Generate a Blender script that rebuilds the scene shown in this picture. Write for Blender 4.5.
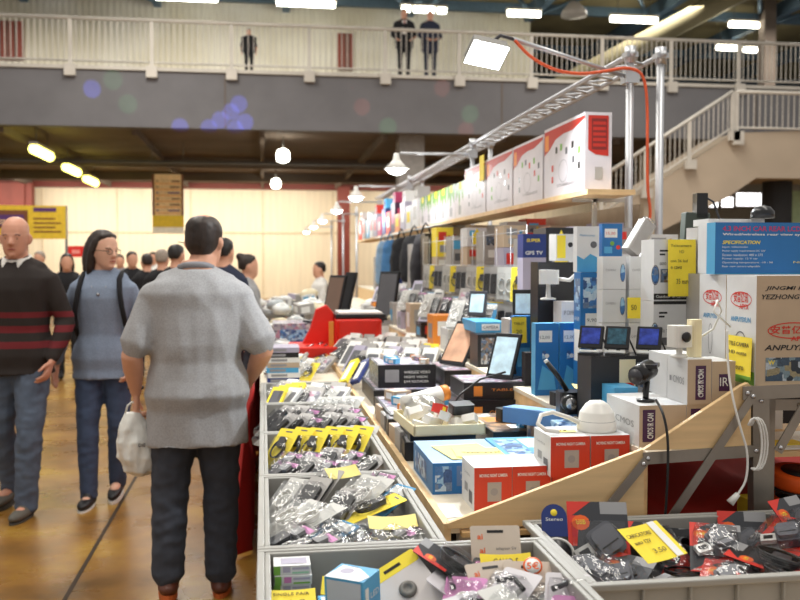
import bpy, bmesh, math, random
from math import sin, cos, pi, radians as R, atan, tan, sqrt
from mathutils import Vector as V, Matrix, Euler, noise

for o in list(bpy.data.objects): bpy.data.objects.remove(o)
sc = bpy.context.scene
col = sc.collection
rnd = random.Random(7)

# ---------------------------------------------------------------- camera, light, exposure
F = 925.0
CAM = V((0, 0, 1.55))
cam_d = bpy.data.cameras.new('camera'); cam = bpy.data.objects.new('camera', cam_d); col.objects.link(cam)
cam.location = CAM
cam.rotation_euler = (R(90 - 2.35), 0, R(-8.42))
cam_d.sensor_fit = 'HORIZONTAL'; cam_d.sensor_width = 17.3; cam_d.lens = 17.3 * F / 800
cam_d.clip_start = 0.05; cam_d.clip_end = 300
cam_d.dof.use_dof = True; cam_d.dof.focus_distance = 2.6; cam_d.dof.aperture_fstop = 2.2
sc.camera = cam
CR = cam.rotation_euler.to_matrix()

sc.view_settings.view_transform = 'Standard'
sc.view_settings.look = 'None'
sc.view_settings.exposure = 0.0
sc.view_settings.gamma = 1
sc.view_settings.use_curve_mapping = False

w = bpy.data.worlds.new('hall_world'); sc.world = w; w.use_nodes = True
w.node_tree.nodes['Background'].inputs[0].default_value = (1.0, 0.965, 0.92, 1)
w.node_tree.nodes['Background'].inputs[1].default_value = 0.6

def area(name, loc, rot, sx, sy, power, color=(1, .95, .86)):
    l = bpy.data.lights.new(name, 'AREA'); l.shape = 'RECTANGLE'; l.size = sx; l.size_y = sy; l.energy = power; l.color = color
    o = bpy.data.objects.new(name, l); col.objects.link(o); o.location = loc; o.rotation_euler = rot
    return o
# rows of hall luminaires overhead
area('hall_luminaire', (-2.5, 6, 8.5), (0, 0, 0), 1.0, 9, 410)
area('hall_luminaire', (3.5, 4, 8.5), (0, 0, 0), 1.0, 9, 320)
area('hall_luminaire', (-2.5, 17, 8.8), (0, 0, 0), 1.0, 6, 600)
area('hall_luminaire', (8, 17, 8.8), (0, 0, 0), 1.0, 6, 400)
area('gallery_luminaire', (-4, 27, 9.3), (0, 0, 0), 14, .6, 700)
area('gallery_luminaire', (14, 27, 9.3), (0, 0, 0), 10, .6, 600)
area('hall_end_luminaire', (-5, 36.2, 4.5), (R(35), 0, 0), 16, 1.2, 800, (1, .93, .80))
area('hall_end_luminaire', (8, 36.2, 4.5), (R(35), 0, 0), 8, 1.2, 300, (1, .93, .80))

# ---------------------------------------------------------------- helpers
def ray(px, py):
    return (CR @ V(((px - 400) / F, -(py - 300) / F, -1)))
def onY(px, py, Y):
    d = ray(px, py); return CAM + d * (Y / d.y)
def onZ(px, py, Z):
    d = ray(px, py); return CAM + d * ((Z - CAM.z) / d.z)
def onX(px, py, X):
    d = ray(px, py); return CAM + d * (X / d.x)

def lin(h):
    if isinstance(h, str):
        h = h.lstrip('#'); c = [int(h[i:i + 2], 16) / 255 for i in (0, 2, 4)]
    else: c = [x / 255 for x in h]
    return [x / 12.92 if x <= .04045 else ((x + .055) / 1.055) ** 2.4 for x in c]

_m = {}
def M(name, c, rough=.6, metal=0, var=.08, scale=9, bump=0, em=0, trans=0, coat=0, bscale=None, stretch=None):
    if name in _m: return _m[name]
    m = bpy.data.materials.new(name); m.use_nodes = True; nt = m.node_tree; b = nt.nodes['Principled BSDF']
    l = lin(c)
    tc = nt.nodes.new('ShaderNodeTexCoord'); nz = nt.nodes.new('ShaderNodeTexNoise'); nz.inputs['Scale'].default_value = scale; nz.inputs['Detail'].default_value = 4
    src = tc.outputs['Object']
    if stretch:
        mp = nt.nodes.new('ShaderNodeMapping'); mp.inputs['Scale'].default_value = stretch; nt.links.new(src, mp.inputs[0]); src = mp.outputs[0]
    nt.links.new(src, nz.inputs['Vector'])
    r = nt.nodes.new('ShaderNodeValToRGB'); r.color_ramp.elements[0].position = .35; r.color_ramp.elements[1].position = .65
    r.color_ramp.elements[0].color = [x * (1 - var) for x in l] + [1]; r.color_ramp.elements[1].color = [min(1, x * (1 + var)) for x in l] + [1]
    nt.links.new(nz.outputs['Fac'], r.inputs[0]); nt.links.new(r.outputs[0], b.inputs['Base Color'])
    b.inputs['Roughness'].default_value = rough; b.inputs['Metallic'].default_value = metal
    if coat: b.inputs['Coat Weight'].default_value = coat
    if em:
        b.inputs['Emission Color'].default_value = l + [1]; b.inputs['Emission Strength'].default_value = em
    if bump:
        bp = nt.nodes.new('ShaderNodeBump'); bp.inputs['Strength'].default_value = bump
        n2 = nt.nodes.new('ShaderNodeTexNoise'); n2.inputs['Scale'].default_value = bscale or scale * 4; n2.inputs['Detail'].default_value = 5
        nt.links.new(src, n2.inputs['Vector']); nt.links.new(n2.outputs['Fac'], bp.inputs['Height']); nt.links.new(bp.outputs[0], b.inputs['Normal'])
    _m[name] = m
    return m
def collage(name, cols, scale=30, rough=.35):
    m = bpy.data.materials.new(name); m.use_nodes = True; nt = m.node_tree; b = nt.nodes['Principled BSDF']; b.inputs['Roughness'].default_value = rough
    tc = nt.nodes.new('ShaderNodeTexCoord'); vo = nt.nodes.new('ShaderNodeTexVoronoi'); vo.inputs['Scale'].default_value = scale; vo.distance = 'CHEBYCHEV'
    nt.links.new(tc.outputs['Object'], vo.inputs['Vector']); sp = nt.nodes.new('ShaderNodeSeparateColor'); nt.links.new(vo.outputs['Color'], sp.inputs[0])
    r = nt.nodes.new('ShaderNodeValToRGB'); r.color_ramp.interpolation = 'CONSTANT'; e = r.color_ramp.elements
    e[0].color = lin(cols[0]) + [1]; e[1].position = 1 / len(cols); e[1].color = lin(cols[1]) + [1]
    for i in range(2, len(cols)): e.new(i / len(cols)).color = lin(cols[i]) + [1]
    nt.links.new(sp.outputs[0], r.inputs[0]); nz = nt.nodes.new('ShaderNodeTexNoise'); nz.inputs['Scale'].default_value = scale * 3; nt.links.new(tc.outputs['Object'], nz.inputs['Vector'])
    mx = nt.nodes.new('ShaderNodeMix'); mx.data_type = 'RGBA'; mx.blend_type = 'OVERLAY'; mx.inputs[0].default_value = .5; nt.links.new(r.outputs[0], mx.inputs[6]); nt.links.new(nz.outputs['Fac'], mx.inputs[7]); nt.links.new(mx.outputs[2], b.inputs['Base Color'])
    _m[name] = m; return m
def clear_plastic(name, tint=(1, 1, 1), op=.05):
    m = bpy.data.materials.new(name); m.use_nodes = True; nt = m.node_tree; nt.nodes.clear()
    out = nt.nodes.new('ShaderNodeOutputMaterial'); mx = nt.nodes.new('ShaderNodeMixShader'); t = nt.nodes.new('ShaderNodeBsdfTransparent')
    t.inputs[0].default_value = (*tint, 1)
    g = nt.nodes.new('ShaderNodeBsdfGlossy'); g.inputs['Roughness'].default_value = .1
    g.inputs[0].default_value = (.75, .76, .78, 1)
    fr = nt.nodes.new('ShaderNodeFresnel'); fr.inputs[0].default_value = 1.5
    ad = nt.nodes.new('ShaderNodeMath'); ad.operation = 'ADD'; ad.use_clamp = True; ad.inputs[1].default_value = op
    bp = nt.nodes.new('ShaderNodeBump'); bp.inputs['Strength'].default_value = .8; bp.inputs['Distance'].default_value = .02
    nz = nt.nodes.new('ShaderNodeTexNoise'); nz.inputs['Scale'].default_value = 24
    tc = nt.nodes.new('ShaderNodeTexCoord'); nt.links.new(tc.outputs['Object'], nz.inputs['Vector'])
    nt.links.new(nz.outputs['Fac'], bp.inputs['Height']); nt.links.new(bp.outputs[0], g.inputs['Normal'])
    ml = nt.nodes.new('ShaderNodeMath'); ml.operation = 'MULTIPLY'; ml.inputs[1].default_value = .45
    nt.links.new(fr.outputs[0], ml.inputs[0]); nt.links.new(ml.outputs[0], ad.inputs[0]); nt.links.new(ad.outputs[0], mx.inputs[0]); nt.links.new(t.outputs[0], mx.inputs[1]); nt.links.new(g.outputs[0], mx.inputs[2])
    nt.links.new(mx.outputs[0], out.inputs[0])
    return m
CLEAR = clear_plastic('clear_plastic')
HAZY = clear_plastic('hazy_plastic', (.96, .97, .98), .2)

def tag(o, label=None, cat=None, group=None, kind=None):
    if label: o['label'] = label
    if cat: o['category'] = cat
    if group: o['group'] = group
    if kind: o['kind'] = kind
    return o
def empty(name, loc=(0, 0, 0), rot=(0, 0, 0), label=None, cat=None, group=None):
    o = bpy.data.objects.new(name, None); col.objects.link(o); o.location = loc; o.rotation_euler = rot
    return tag(o, label, cat, group)

_tc = {}
def text_mesh(s, bold=False, shear=0):
    k = (s, bold, shear)
    if k in _tc: return _tc[k]
    c = bpy.data.curves.new('t', 'FONT'); c.body = s; c.size = 1; c.resolution_u = 2; c.align_x = 'LEFT'; c.shear = shear
    if bold: c.offset = .018
    o = bpy.data.objects.new('t', c); col.objects.link(o)
    dg = bpy.context.evaluated_depsgraph_get(); me = bpy.data.meshes.new_from_object(o.evaluated_get(dg))
    vs = [v.co.copy() for v in me.vertices]; fs = [tuple(p.vertices) for p in me.polygons]
    bpy.data.objects.remove(o); bpy.data.curves.remove(c); bpy.data.meshes.remove(me)
    if vs:
        x0 = min(v.x for v in vs); x1 = max(v.x for v in vs); y0 = min(v.y for v in vs); y1 = max(v.y for v in vs)
        vs = [V(((v.x - x0), (v.y - y0), 0)) for v in vs]; W, H = x1 - x0, y1 - y0
    else: W = H = 1
    _tc[k] = (vs, fs, W, H); return _tc[k]

class MB:
    def __init__(s): s.v = []; s.f = []; s.m = []; s.mats = []; s.sm = []
    def mi(s, m):
        if m not in s.mats: s.mats.append(m)
        return s.mats.index(m)
    def add(s, vs, fs, m, T=None, smooth=False):
        n = len(s.v); i = s.mi(m)
        s.v += [tuple(T @ V(v)) if T else tuple(v) for v in vs]
        for f in fs: s.f.append(tuple(k + n for k in f)); s.m.append(i); s.sm.append(smooth)
        return s
    def box(s, lo, hi, m, T=None):
        x0, y0, z0 = lo; x1, y1, z1 = hi
        vs = [(x0, y0, z0), (x1, y0, z0), (x1, y1, z0), (x0, y1, z0), (x0, y0, z1), (x1, y0, z1), (x1, y1, z1), (x0, y1, z1)]
        return s.add(vs, [(0, 3, 2, 1), (4, 5, 6, 7), (0, 1, 5, 4), (1, 2, 6, 5), (2, 3, 7, 6), (3, 0, 4, 7)], m, T)
    def cbox(s, c, sz, m, T=None):
        return s.box([c[i] - sz[i] / 2 for i in range(3)], [c[i] + sz[i] / 2 for i in range(3)], m, T)
    def rbox(s, lo, hi, r, m, T=None, axis='z', seg=3):
        """box with rounded vertical edges (prism along z)"""
        pts = []
        x0, y0, z0 = lo; x1, y1, z1 = hi
        for cx, cy, a0 in ((x1 - r, y1 - r, 0), (x0 + r, y1 - r, 90), (x0 + r, y0 + r, 180), (x1 - r, y0 + r, 270)):
            for k in range(seg + 1):
                a = R(a0 + 90 * k / seg); pts.append((cx + r * cos(a), cy + r * sin(a)))
        return s.prism(pts, z0, z1, m, T)
    def prism(s, pts, z0, z1, m, T=None, smooth=False):
        n = len(pts)
        vs = [(x, y, z0) for x, y in pts] + [(x, y, z1) for x, y in pts]
        fs = [tuple(range(n - 1, -1, -1)), tuple(range(n, 2 * n))] + [(i, (i + 1) % n, n + (i + 1) % n, n + i) for i in range(n)]
        return s.add(vs, fs, m, T, smooth)
    def tube(s, pts, r, m, seg=8, T=None, closed=False):
        pts = [V(p) for p in pts]; n = len(pts); rs = r if isinstance(r, (list, tuple)) else [r] * n
        vs = []; up = None
        for i, p in enumerate(pts):
            if closed: t = (pts[(i + 1) % n] - pts[i - 1]).normalized()
            else: t = (pts[min(i + 1, n - 1)] - pts[max(i - 1, 0)]).normalized()
            if up is None: up = t.orthogonal().normalized()
            else:
                up = up - t * up.dot(t); up = up.normalized() if up.length > 1e-6 else t.orthogonal().normalized()
            b = t.cross(up)
            for k in range(seg):
                a = 2 * pi * k / seg; vs.append(p + (up * cos(a) + b * sin(a)) * rs[i])
        fs = []
        for i in range(n if closed else n - 1):
            j = (i + 1) % n
            for k in range(seg): fs.append((i * seg + k, i * seg + (k + 1) % seg, j * seg + (k + 1) % seg, j * seg + k))
        if not closed: fs += [tuple(range(seg - 1, -1, -1)), tuple((n - 1) * seg + k for k in range(seg))]
        return s.add(vs, fs, m, T, True)
    def lathe(s, prof, m, seg=20, T=None):
        vs = []; n = len(prof)
        for r, z in prof:
            for k in range(seg): a = 2 * pi * k / seg; vs.append((r * cos(a), r * sin(a), z))
        fs = [(i * seg + k, i * seg + (k + 1) % seg, (i + 1) * seg + (k + 1) % seg, (i + 1) * seg + k) for i in range(n - 1) for k in range(seg)]
        fs += [tuple(range(seg - 1, -1, -1)), tuple((n - 1) * seg + k for k in range(seg))]
        return s.add(vs, fs, m, T, True)
    def quad(s, a, b, c, d, m, T=None): return s.add([a, b, c, d], [(0, 1, 2, 3)], m, T)
    def text(s, txt, T, size, m, w=None, bold=False, shear=0, center=False):
        """T maps text plane (x right, y up) to place; size = letter height; w = fitted width"""
        vs, fs, W, H = text_mesh(txt, bold, shear)
        k = size / H; kx = (w / W) if w else k
        off = -W * kx / 2 if center else 0
        return s.add([(v.x * kx + off, v.y * k, 0) for v in vs], fs, m, T)
    def mesh(s, name):
        me = bpy.data.meshes.new(name); me.from_pydata(s.v, [], s.f)
        for m in s.mats: me.materials.append(m)
        me.polygons.foreach_set('material_index', s.m); me.polygons.foreach_set('use_smooth', s.sm)
        me.update(); return me
    def build(s, name, parent=None, loc=None, rot=None, bevel=0):
        o = bpy.data.objects.new(name, s.mesh(name)); col.objects.link(o)
        if parent: o.parent = parent
        if loc is not None: o.location = loc
        if rot is not None: o.rotation_euler = rot
        if bevel:
            b = o.modifiers.new('b', 'BEVEL'); b.width = bevel; b.segments = 2; b.limit_method = 'ANGLE'; b.angle_limit = R(40)
        return o

def copy_tree(o, parent=None):
    c = o.copy(); col.objects.link(c)
    if parent: c.parent = parent
    for ch in list(o.children): copy_tree(ch, c)
    return c
class Proto:
    """first use returns the original, later uses a copy with copies of its parts"""
    def __init__(s, fn): s.fn = fn; s.o = None; s.used = False
    def put(s, loc, rot, label, group=None, scale=None, parent=None):
        if s.o is None: s.o = s.fn(); r = s.o
        else: r = copy_tree(s.o)
        r.location = loc; r.rotation_euler = rot
        if scale: r.scale = (scale,) * 3 if not isinstance(scale, tuple) else scale
        r['label'] = label
        if group: r['group'] = group
        elif 'group' in r: del r['group']
        return r

# face frames of an upright box w x d x h with origin at the centre of its base: (x right, y up) on each face, a hair proud of it
def faceT(f, w, d, h, u, v, e=.0006):
    """matrix: text plane -> face f at u (0..1 from its left edge seen from outside), v (0..1 up)"""
    if f == 'f': o = V((-w / 2 + u * w, -d / 2 - e, v * h)); X, Y = V((1, 0, 0)), V((0, 0, 1))
    elif f == 'b': o = V((w / 2 - u * w, d / 2 + e, v * h)); X, Y = V((-1, 0, 0)), V((0, 0, 1))
    elif f == 'l': o = V((-w / 2 - e, d / 2 - u * d, v * h)); X, Y = V((0, -1, 0)), V((0, 0, 1))
    elif f == 'r': o = V((w / 2 + e, -d / 2 + u * d, v * h)); X, Y = V((0, 1, 0)), V((0, 0, 1))
    else: o = V((-w / 2 + u * w, -d / 2 + v * d, h + e)); X, Y = V((1, 0, 0)), V((0, 1, 0))
    Z = X.cross(Y)
    return Matrix(((X.x, Y.x, Z.x, o.x), (X.y, Y.y, Z.y, o.y), (X.z, Y.z, Z.z, o.z), (0, 0, 0, 1)))
def facedim(f, w, d, h):
    return {'f': (w, h), 'b': (w, h), 'l': (d, h), 'r': (d, h), 't': (w, d)}[f]

def carton_mb(w, d, h, body, prints=(), sides=None):
    """sides: dict face->material for whole faces; prints: ('rect',face,u0,v0,u1,v1,mat) ('text',face,u,v,heightfrac,widthfrac,string,mat) ('disc',face,u,v,r(m),mat) ('ring',...)"""
    mb = MB(); mb.box((-w / 2, -d / 2, 0), (w / 2, d / 2, h), body)
    sides = sides or {}
    for f, m in sides.items():
        W, H = facedim(f, w, d, h); T = faceT(f, w, d, h, 0, 0, .0003)
        mb.quad((0, 0, 0), (W, 0, 0), (W, H, 0), (0, H, 0), m, T)
    e = .0006
    for p in prints:
        f = p[1]; W, H = facedim(f, w, d, h); e += .00004
        if p[0] == 'rect':
            T = faceT(f, w, d, h, 0, 0, e); _, _, u0, v0, u1, v1, m = p
            mb.quad((u0 * W, v0 * H, 0), (u1 * W, v0 * H, 0), (u1 * W, v1 * H, 0), (u0 * W, v1 * H, 0), m, T)
        elif p[0] == 'poly':
            T = faceT(f, w, d, h, 0, 0, e); pts = [(u * W, v * H, 0) for u, v in p[2]]
            mb.add(pts, [tuple(range(len(pts)))], p[3], T)
        elif p[0] == 'text':
            _, _, u, v, hf, wf, s, m = p[:8]
            mb.text(s, faceT(f, w, d, h, u, v, e + .0003), hf * H, m, w=wf * W, bold=len(p) > 8, shear=.25 if len(p) > 9 else 0)
        elif p[0] == 'vtext':
            _, _, u, v, hf, wf, s, m = p[:8]
            T = faceT(f, w, d, h, u, v, e + .0003) @ Matrix.Rotation(R(90), 4, 'Z')
            mb.text(s, T, hf * W, m, w=wf * H, bold=True)
        elif p[0] == 'disc':
            T = faceT(f, w, d, h, p[2], p[3], e); r = p[4]; k = p[6] if len(p) > 6 else 1
            pts = [(r * cos(a * pi / 12), r * k * sin(a * pi / 12), 0) for a in range(24)]
            mb.add(pts, [tuple(range(24))], p[5], T)
        elif p[0] == 'ring':
            T = faceT(f, w, d, h, p[2], p[3], e); r = p[4]; k = p[6]; t = p[7]
            pts = [(r * cos(a * pi / 14), r * k * sin(a * pi / 14), 0) for a in range(28)] + [((r - t) * cos(a * pi / 14), (r * k - t) * sin(a * pi / 14), 0) for a in range(28)]
            mb.add(pts, [(a, (a + 1) % 28, 28 + (a + 1) % 28, 28 + a) for a in range(28)], p[5], T)
    return mb
# ---------------------------------------------------------------- setting
def plane_mat_floor():
    m = bpy.data.materials.new('floor_coating'); m.use_nodes = True; nt = m.node_tree; b = nt.nodes['Principled BSDF']
    tc = nt.nodes.new('ShaderNodeTexCoord')
    n1 = nt.nodes.new('ShaderNodeTexNoise'); n1.inputs['Scale'].default_value = 1.6; n1.inputs['Detail'].default_value = 6; n1.inputs['Roughness'].default_value = .62
    nt.links.new(tc.outputs['Object'], n1.inputs['Vector'])
    r = nt.nodes.new('ShaderNodeValToRGB'); e = r.color_ramp.elements
    e[0].position = .3; e[0].color = lin((96, 68, 30)) + [1]; e[1].position = .72; e[1].color = lin((176, 138, 56)) + [1]
    k = e.new(.5); k.color = lin((142, 100, 42)) + [1]
    nt.links.new(n1.outputs['Fac'], r.inputs[0]); nt.links.new(r.outputs[0], b.inputs['Base Color'])
    r2 = nt.nodes.new('ShaderNodeMapRange'); r2.inputs['To Min'].default_value = .16; r2.inputs['To Max'].default_value = .42
    n2 = nt.nodes.new('ShaderNodeTexNoise'); n2.inputs['Scale'].default_value = 2.6; n2.inputs['Detail'].default_value = 6
    nt.links.new(tc.outputs['Object'], n2.inputs['Vector']); nt.links.new(n2.outputs['Fac'], r2.inputs[0]); nt.links.new(r2.outputs[0], b.inputs['Roughness'])
    bp = nt.nodes.new('ShaderNodeBump'); bp.inputs['Strength'].default_value = .06; nt.links.new(n2.outputs['Fac'], bp.inputs['Height']); nt.links.new(bp.outputs[0], b.inputs['Normal'])
    return m
FASC = M('fascia_concrete', (112, 111, 114), .9, var=.06, scale=1.5, bump=.1)
CONC = M('stair_concrete', (186, 170, 150), .9, var=.05, scale=1.2, bump=.15)
DARK = M('dark_soffit', (112, 100, 90), .9, var=.12, scale=.8)
REDB = M('red_oxide_steel', (118, 48, 36), .6, scale=2)
RAILW = M('rail_paint', (198, 192, 182), .5, scale=2)
GREYM = M('grey_steel', (120, 118, 114), .5, .3, scale=2)
CREAM = M('curtain_cream', (244, 232, 206), .8, var=.05, scale=2.5, stretch=(3, 1, .2), bump=.1)
def struct(o, label=None):
    o['kind'] = 'structure'
    if label: o['label'] = label
    return o
mb = MB(); mb.box((-26, -4, -.1), (34, 60, 0), plane_mat_floor())
JM = M('joint_filler', (52, 38, 22), .8)
a, b_ = onZ(60, 608, 0), onZ(166, 425, 0)
dr = (b_ - a); nrm = V((-dr.y, dr.x, 0)).normalized() * .011
mb.quad(a - nrm + V((0, 0, .002)) - dr, a + nrm + V((0, 0, .002)) - dr, b_ + nrm + V((0, 0, .002)) + dr * 2, b_ - nrm + V((0, 0, .002)) + dr * 2, JM)
for yy in (9.6, 15.6): mb.quad((-20, yy, .002), (0, yy, .002), (0, yy + .025, .002), (-20, yy + .025, .002), JM)
struct(mb.build('floor'))

# hall end wall: cream sheeted panels under a red beam
mb = MB(); mb.box((-26, 40, 0), (34, 40.3, 4.8), CREAM)
SEAM = M('panel_seam', (222, 206, 176), .8)
for i in range(-8, 12): mb.box((i * 3.0 - .03, 39.97, 0), (i * 3.0 + .03, 40, 4.6), SEAM)
mb.box((-26, 39.96, 2.75), (34, 40, 2.84), SEAM)
struct(mb.build('wall_back'))
mb = MB(); mb.box((-26, 39.5, 4.62), (34, 39.9, 5.2), REDB); struct(mb.build('trim_1'))
mb = MB()
for x in (-9.6, 3.35): mb.box((x - .25, 38.6, 0), (x + .25, 39.1, 4.7), REDB)
c = onY(14, 200, 38.8); mb.box((c.x - .8, 38.7, 3.3), (c.x + .7, 39.2, 4.7), REDB)
struct(mb.build('column_red'))
# ceiling under the gallery with ribs and pipe
mb = MB(); mb.box((-26, 23.4, 4.85), (34, 40, 5.0), DARK)
for i in range(-8, 11): mb.box((i * 3.1 - .06, 23.5, 4.66), (i * 3.1 + .06, 40, 4.85), DARK)
for yy in (30, 35): mb.box((-26, yy, 4.55), (34, yy + .35, 4.85), DARK)
struct(mb.build('ceiling'))
mb = MB(); mb.tube([(-26, 27.6, 4.42), (34, 27.6, 4.42)], .07, GREYM); struct(mb.build('trim_2'))
# gallery slab with fascia
mb = MB(); mb.box((-26, 23, 4.78), (34, 23.4, 6.12), FASC); mb.box((-26, 23.4, 5.0), (34, 46, 6.08), FASC)
mb.box((-26, 22.93, 6.12), (34, 23.45, 6.2), RAILW)
for i in range(-3, 5): mb.box((i * 6.9 - .9, 22.99, 4.8), (i * 6.9 - .87, 23, 6.12), DARK)
struct(mb.build('gallery_slab'))
mb = MB(); c = onY(410, 160, 24); mb.box((c.x - .33, 23.7, 0), (c.x + .33, 24.3, 4.85), M('column_paint', (150, 146, 142), .8)); struct(mb.build('column_grey'))
# gallery wall of pale corrugated sheet
def corrugated():
    m = bpy.data.materials.new('corrugated_sheet'); m.use_nodes = True; nt = m.node_tree; b = nt.nodes['Principled BSDF']
    tc = nt.nodes.new('ShaderNodeTexCoord'); wv = nt.nodes.new('ShaderNodeTexWave'); wv.inputs['Scale'].default_value = 1.6; wv.bands_direction = 'X'
    nt.links.new(tc.outputs['Object'], wv.inputs['Vector'])
    nz = nt.nodes.new('ShaderNodeTexNoise'); nz.inputs['Scale'].default_value = .5; nt.links.new(tc.outputs['Object'], nz.inputs['Vector'])
    r = nt.nodes.new('ShaderNodeValToRGB'); r.color_ramp.elements[0].position = .35; r.color_ramp.elements[1].position = .65
    r.color_ramp.elements[0].color = lin((214, 206, 182)) + [1]; r.color_ramp.elements[1].color = lin((236, 232, 218)) + [1]
    nt.links.new(nz.outputs['Fac'], r.inputs[0]); nt.links.new(r.outputs[0], b.inputs['Base Color'])
    bp = nt.nodes.new('ShaderNodeBump'); bp.inputs['Strength'].default_value = .7; bp.inputs['Distance'].default_value = .04; nt.links.new(wv.outputs['Fac'], bp.inputs['Height']); nt.links.new(bp.outputs[0], b.inputs['Normal'])
    return m
xe = onY(530, 50, 31).x
mb = MB(); mb.box((-26, 31, 6.08), (xe, 31.3, 10.0), corrugated()); struct(mb.build('wall_gallery'))
mb = MB(); mb.box((-26, 44, 6.08), (34, 44.3, 10.2), M('far_cladding', (134, 130, 120), .8, var=.2, scale=.6)); struct(mb.build('wall_gallery_far'))
# red-brown shutters in the gallery wall
PNL = M('red_panel', (140, 62, 46), .6)
for n, (a, b_) in enumerate(((-8, 23), (338, 353))):
    y0, y1 = (20, 60) if n == 0 else (33, 70)
    p, q = onY(a, y0, 30.9), onY(b_, y1, 30.9); mb = MB(); mb.box((p.x, 30.9, q.z), (q.x, 31, p.z), PNL)
    for k in range(1, 4): xx = p.x + (q.x - p.x) * k / 4; mb.box((xx - .02, 30.88, q.z), (xx + .02, 30.9, p.z), DARK)
    o = struct(mb.build('door_%d' % (n + 1))); 
# roof
ROOF = M('roof_deck', (150, 136, 98), .9, var=.25, scale=.5)
BLUEB = M('blue_grey_steel', (92, 116, 134), .6, .2)
OLIVE = M('olive_beam', (130, 122, 92), .8, var=.15, scale=1)
mb = MB(); mb.box((-26, 22, 10.2), (34, 46, 10.4), ROOF); struct(mb.build('roof'))
mb = MB()
for i in range(-5, 8): x = i * 4.1 + .8; mb.box((x - .12, 22.2, 9.75), (x + .12, 46, 10.2), BLUEB)
for yy in (26.5, 30.4, 36, 41): mb.box((-26, yy, 9.9), (34, yy + .18, 10.2), BLUEB)
for i in range(-4, 7):
    x = i * 4.1 + .8; mb.tube([(x, 30.4, 9.75), (x + 2, 27, 10.1)], .07, BLUEB); mb.tube([(x, 30.4, 9.75), (x - 2, 27, 10.1)], .07, BLUEB)
struct(mb.build('roof_beam'))
mb = MB()
p, q = onY(520, 108, 29), onY(800, -40, 26)
mb.tube([p, q], .42, OLIVE, seg=4); struct(mb.build('raker_beam'))
mb = MB(); c = onY(767, 50, 29); mb.box((c.x - .2, 28.8, 6.1), (c.x + .2, 29.2, 10.2), DARK); struct(mb.build('column_gallery'))

# railings
def railing(name, p0, p1, h, npost, label, foot=.25, bal=.13, d=0.0):
    p0, p1 = V(p0), V(p1); L = (p1 - p0); n = L.length; r = empty(name, p0, (0, 0, 0), label, 'railing')
    mb = MB(); mb.tube([V((0, 0, h)), L + V((0, 0, h))], .045, RAILW); mb.build('handrail', r)
    mb = MB(); mb.tube([V((0, 0, .12)), L + V((0, 0, .12))], .025, RAILW, 6); mb.build('bottom_rail', r)
    for i in range(npost):
        a = L * (i / (npost - 1)); mb = MB(); mb.box((a.x - .045, -.03, a.z), (a.x + .045, .03, a.z + h), RAILW)
        mb.box((a.x - .13, -.14, a.z - foot), (a.x + .13, -.03, a.z + .02), RAILW); mb.build('post', r)
    for i in range(npost - 1):
        a = L * (i / (npost - 1)); b = L * ((i + 1) / (npost - 1)); k = max(2, int((b - a).length / bal)); mb = MB()
        for j in range(1, k):
            c = a.lerp(b, j / k); mb.box((c.x - .009, -.009, c.z + .1), (c.x + .009, .009, c.z + h), RAILW)
        mb.build('baluster_panel', r)
    return r
x0 = onY(70, 60, 22.95).x; sp = (onY(532, 60, 22.95).x - x0) / 6
xs0 = x0 - 2 * sp
railing('balcony_railing', (xs0, 23.0, 6.2), (xs0 + 14 * sp, 23.0, 6.2), 1.12, 15, 'long pale railing of posts and thin bars along the upper gallery')
# concrete stair with landing in front of the gallery, seen past the stall
ly = 20.8
def P2(px, py): c = onY(px, py, ly); return (c.x, c.z)
mb = MB()
top = [P2(735, 133), P2(985, 124), P2(985, 180), P2(756, 178), P2(728, 197), P2(600, 262), (P2(560, 300)[0], .0), (P2(470, 300)[0], 0.0)]
top += [P2(560, 245)]
T = Matrix(((1, 0, 0, 0), (0, 0, -1, ly), (0, 1, 0, 0), (0, 0, 0, 1)))
mb.prism(top, -1.7, 0, CONC, T); struct(mb.build('stair_flight'))
a, b_ = P2(735, 133), P2(985, 124)
railing('landing_railing', (a[0], ly - .06, a[1]), (b_[0], ly - .06, a[1]), .97, 4, 'pale railing around the stair landing beside the gallery', .3, .14)
c = P2(600, 219)
railing('stair_railing', (c[0], ly - .06, c[1]), (a[0] - .1, ly - .06, a[1]), .97, 4, 'sloping pale railing climbing the concrete stair to the landing', .2, .14)
# what shows under the landing: windows, dark column, pale green wall
mb = MB(); c = onY(640, 225, 27); mb.box((c.x, 27, 0), (34, 27.2, 4.8), M('low_wall_beige', (170, 158, 140), .85)); struct(mb.build('wall_right'))
WIN = M('daylight_glass', (255, 255, 255), .3, em=3.0)
for n, (a, b_, y0, y1) in enumerate(((706, 718, 199, 207), (722, 733, 197, 207), (737, 761, 193, 206))):
    p, q = onY(a, y0, 26.9), onY(b_, y1, 26.9); mb = MB(); mb.box((p.x, 26.9, q.z), (q.x, 26.98, p.z), WIN)
    mb.box((p.x - .06, 26.92, q.z - .06), (q.x + .06, 27, p.z + .06), DARK); struct(mb.build('window_%d' % (n + 1)))
mb = MB(); c = onY(777, 200, 21.7); mb.prism([(c.x + .36 * cos(i * pi / 8), 21.7 + .36 * sin(i * pi / 8)) for i in range(16)], 0, 3.72, M('dark_column', (34, 34, 36), .8)); struct(mb.build('column_dark'))
mb = MB(); p = onY(789, 183, 22); mb.box((p.x, 22.4, 0), (p.x + 6, 22.5, 3.4), M('pale_green', (168, 190, 150), .8)); struct(mb.build('wall_green'))

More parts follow.
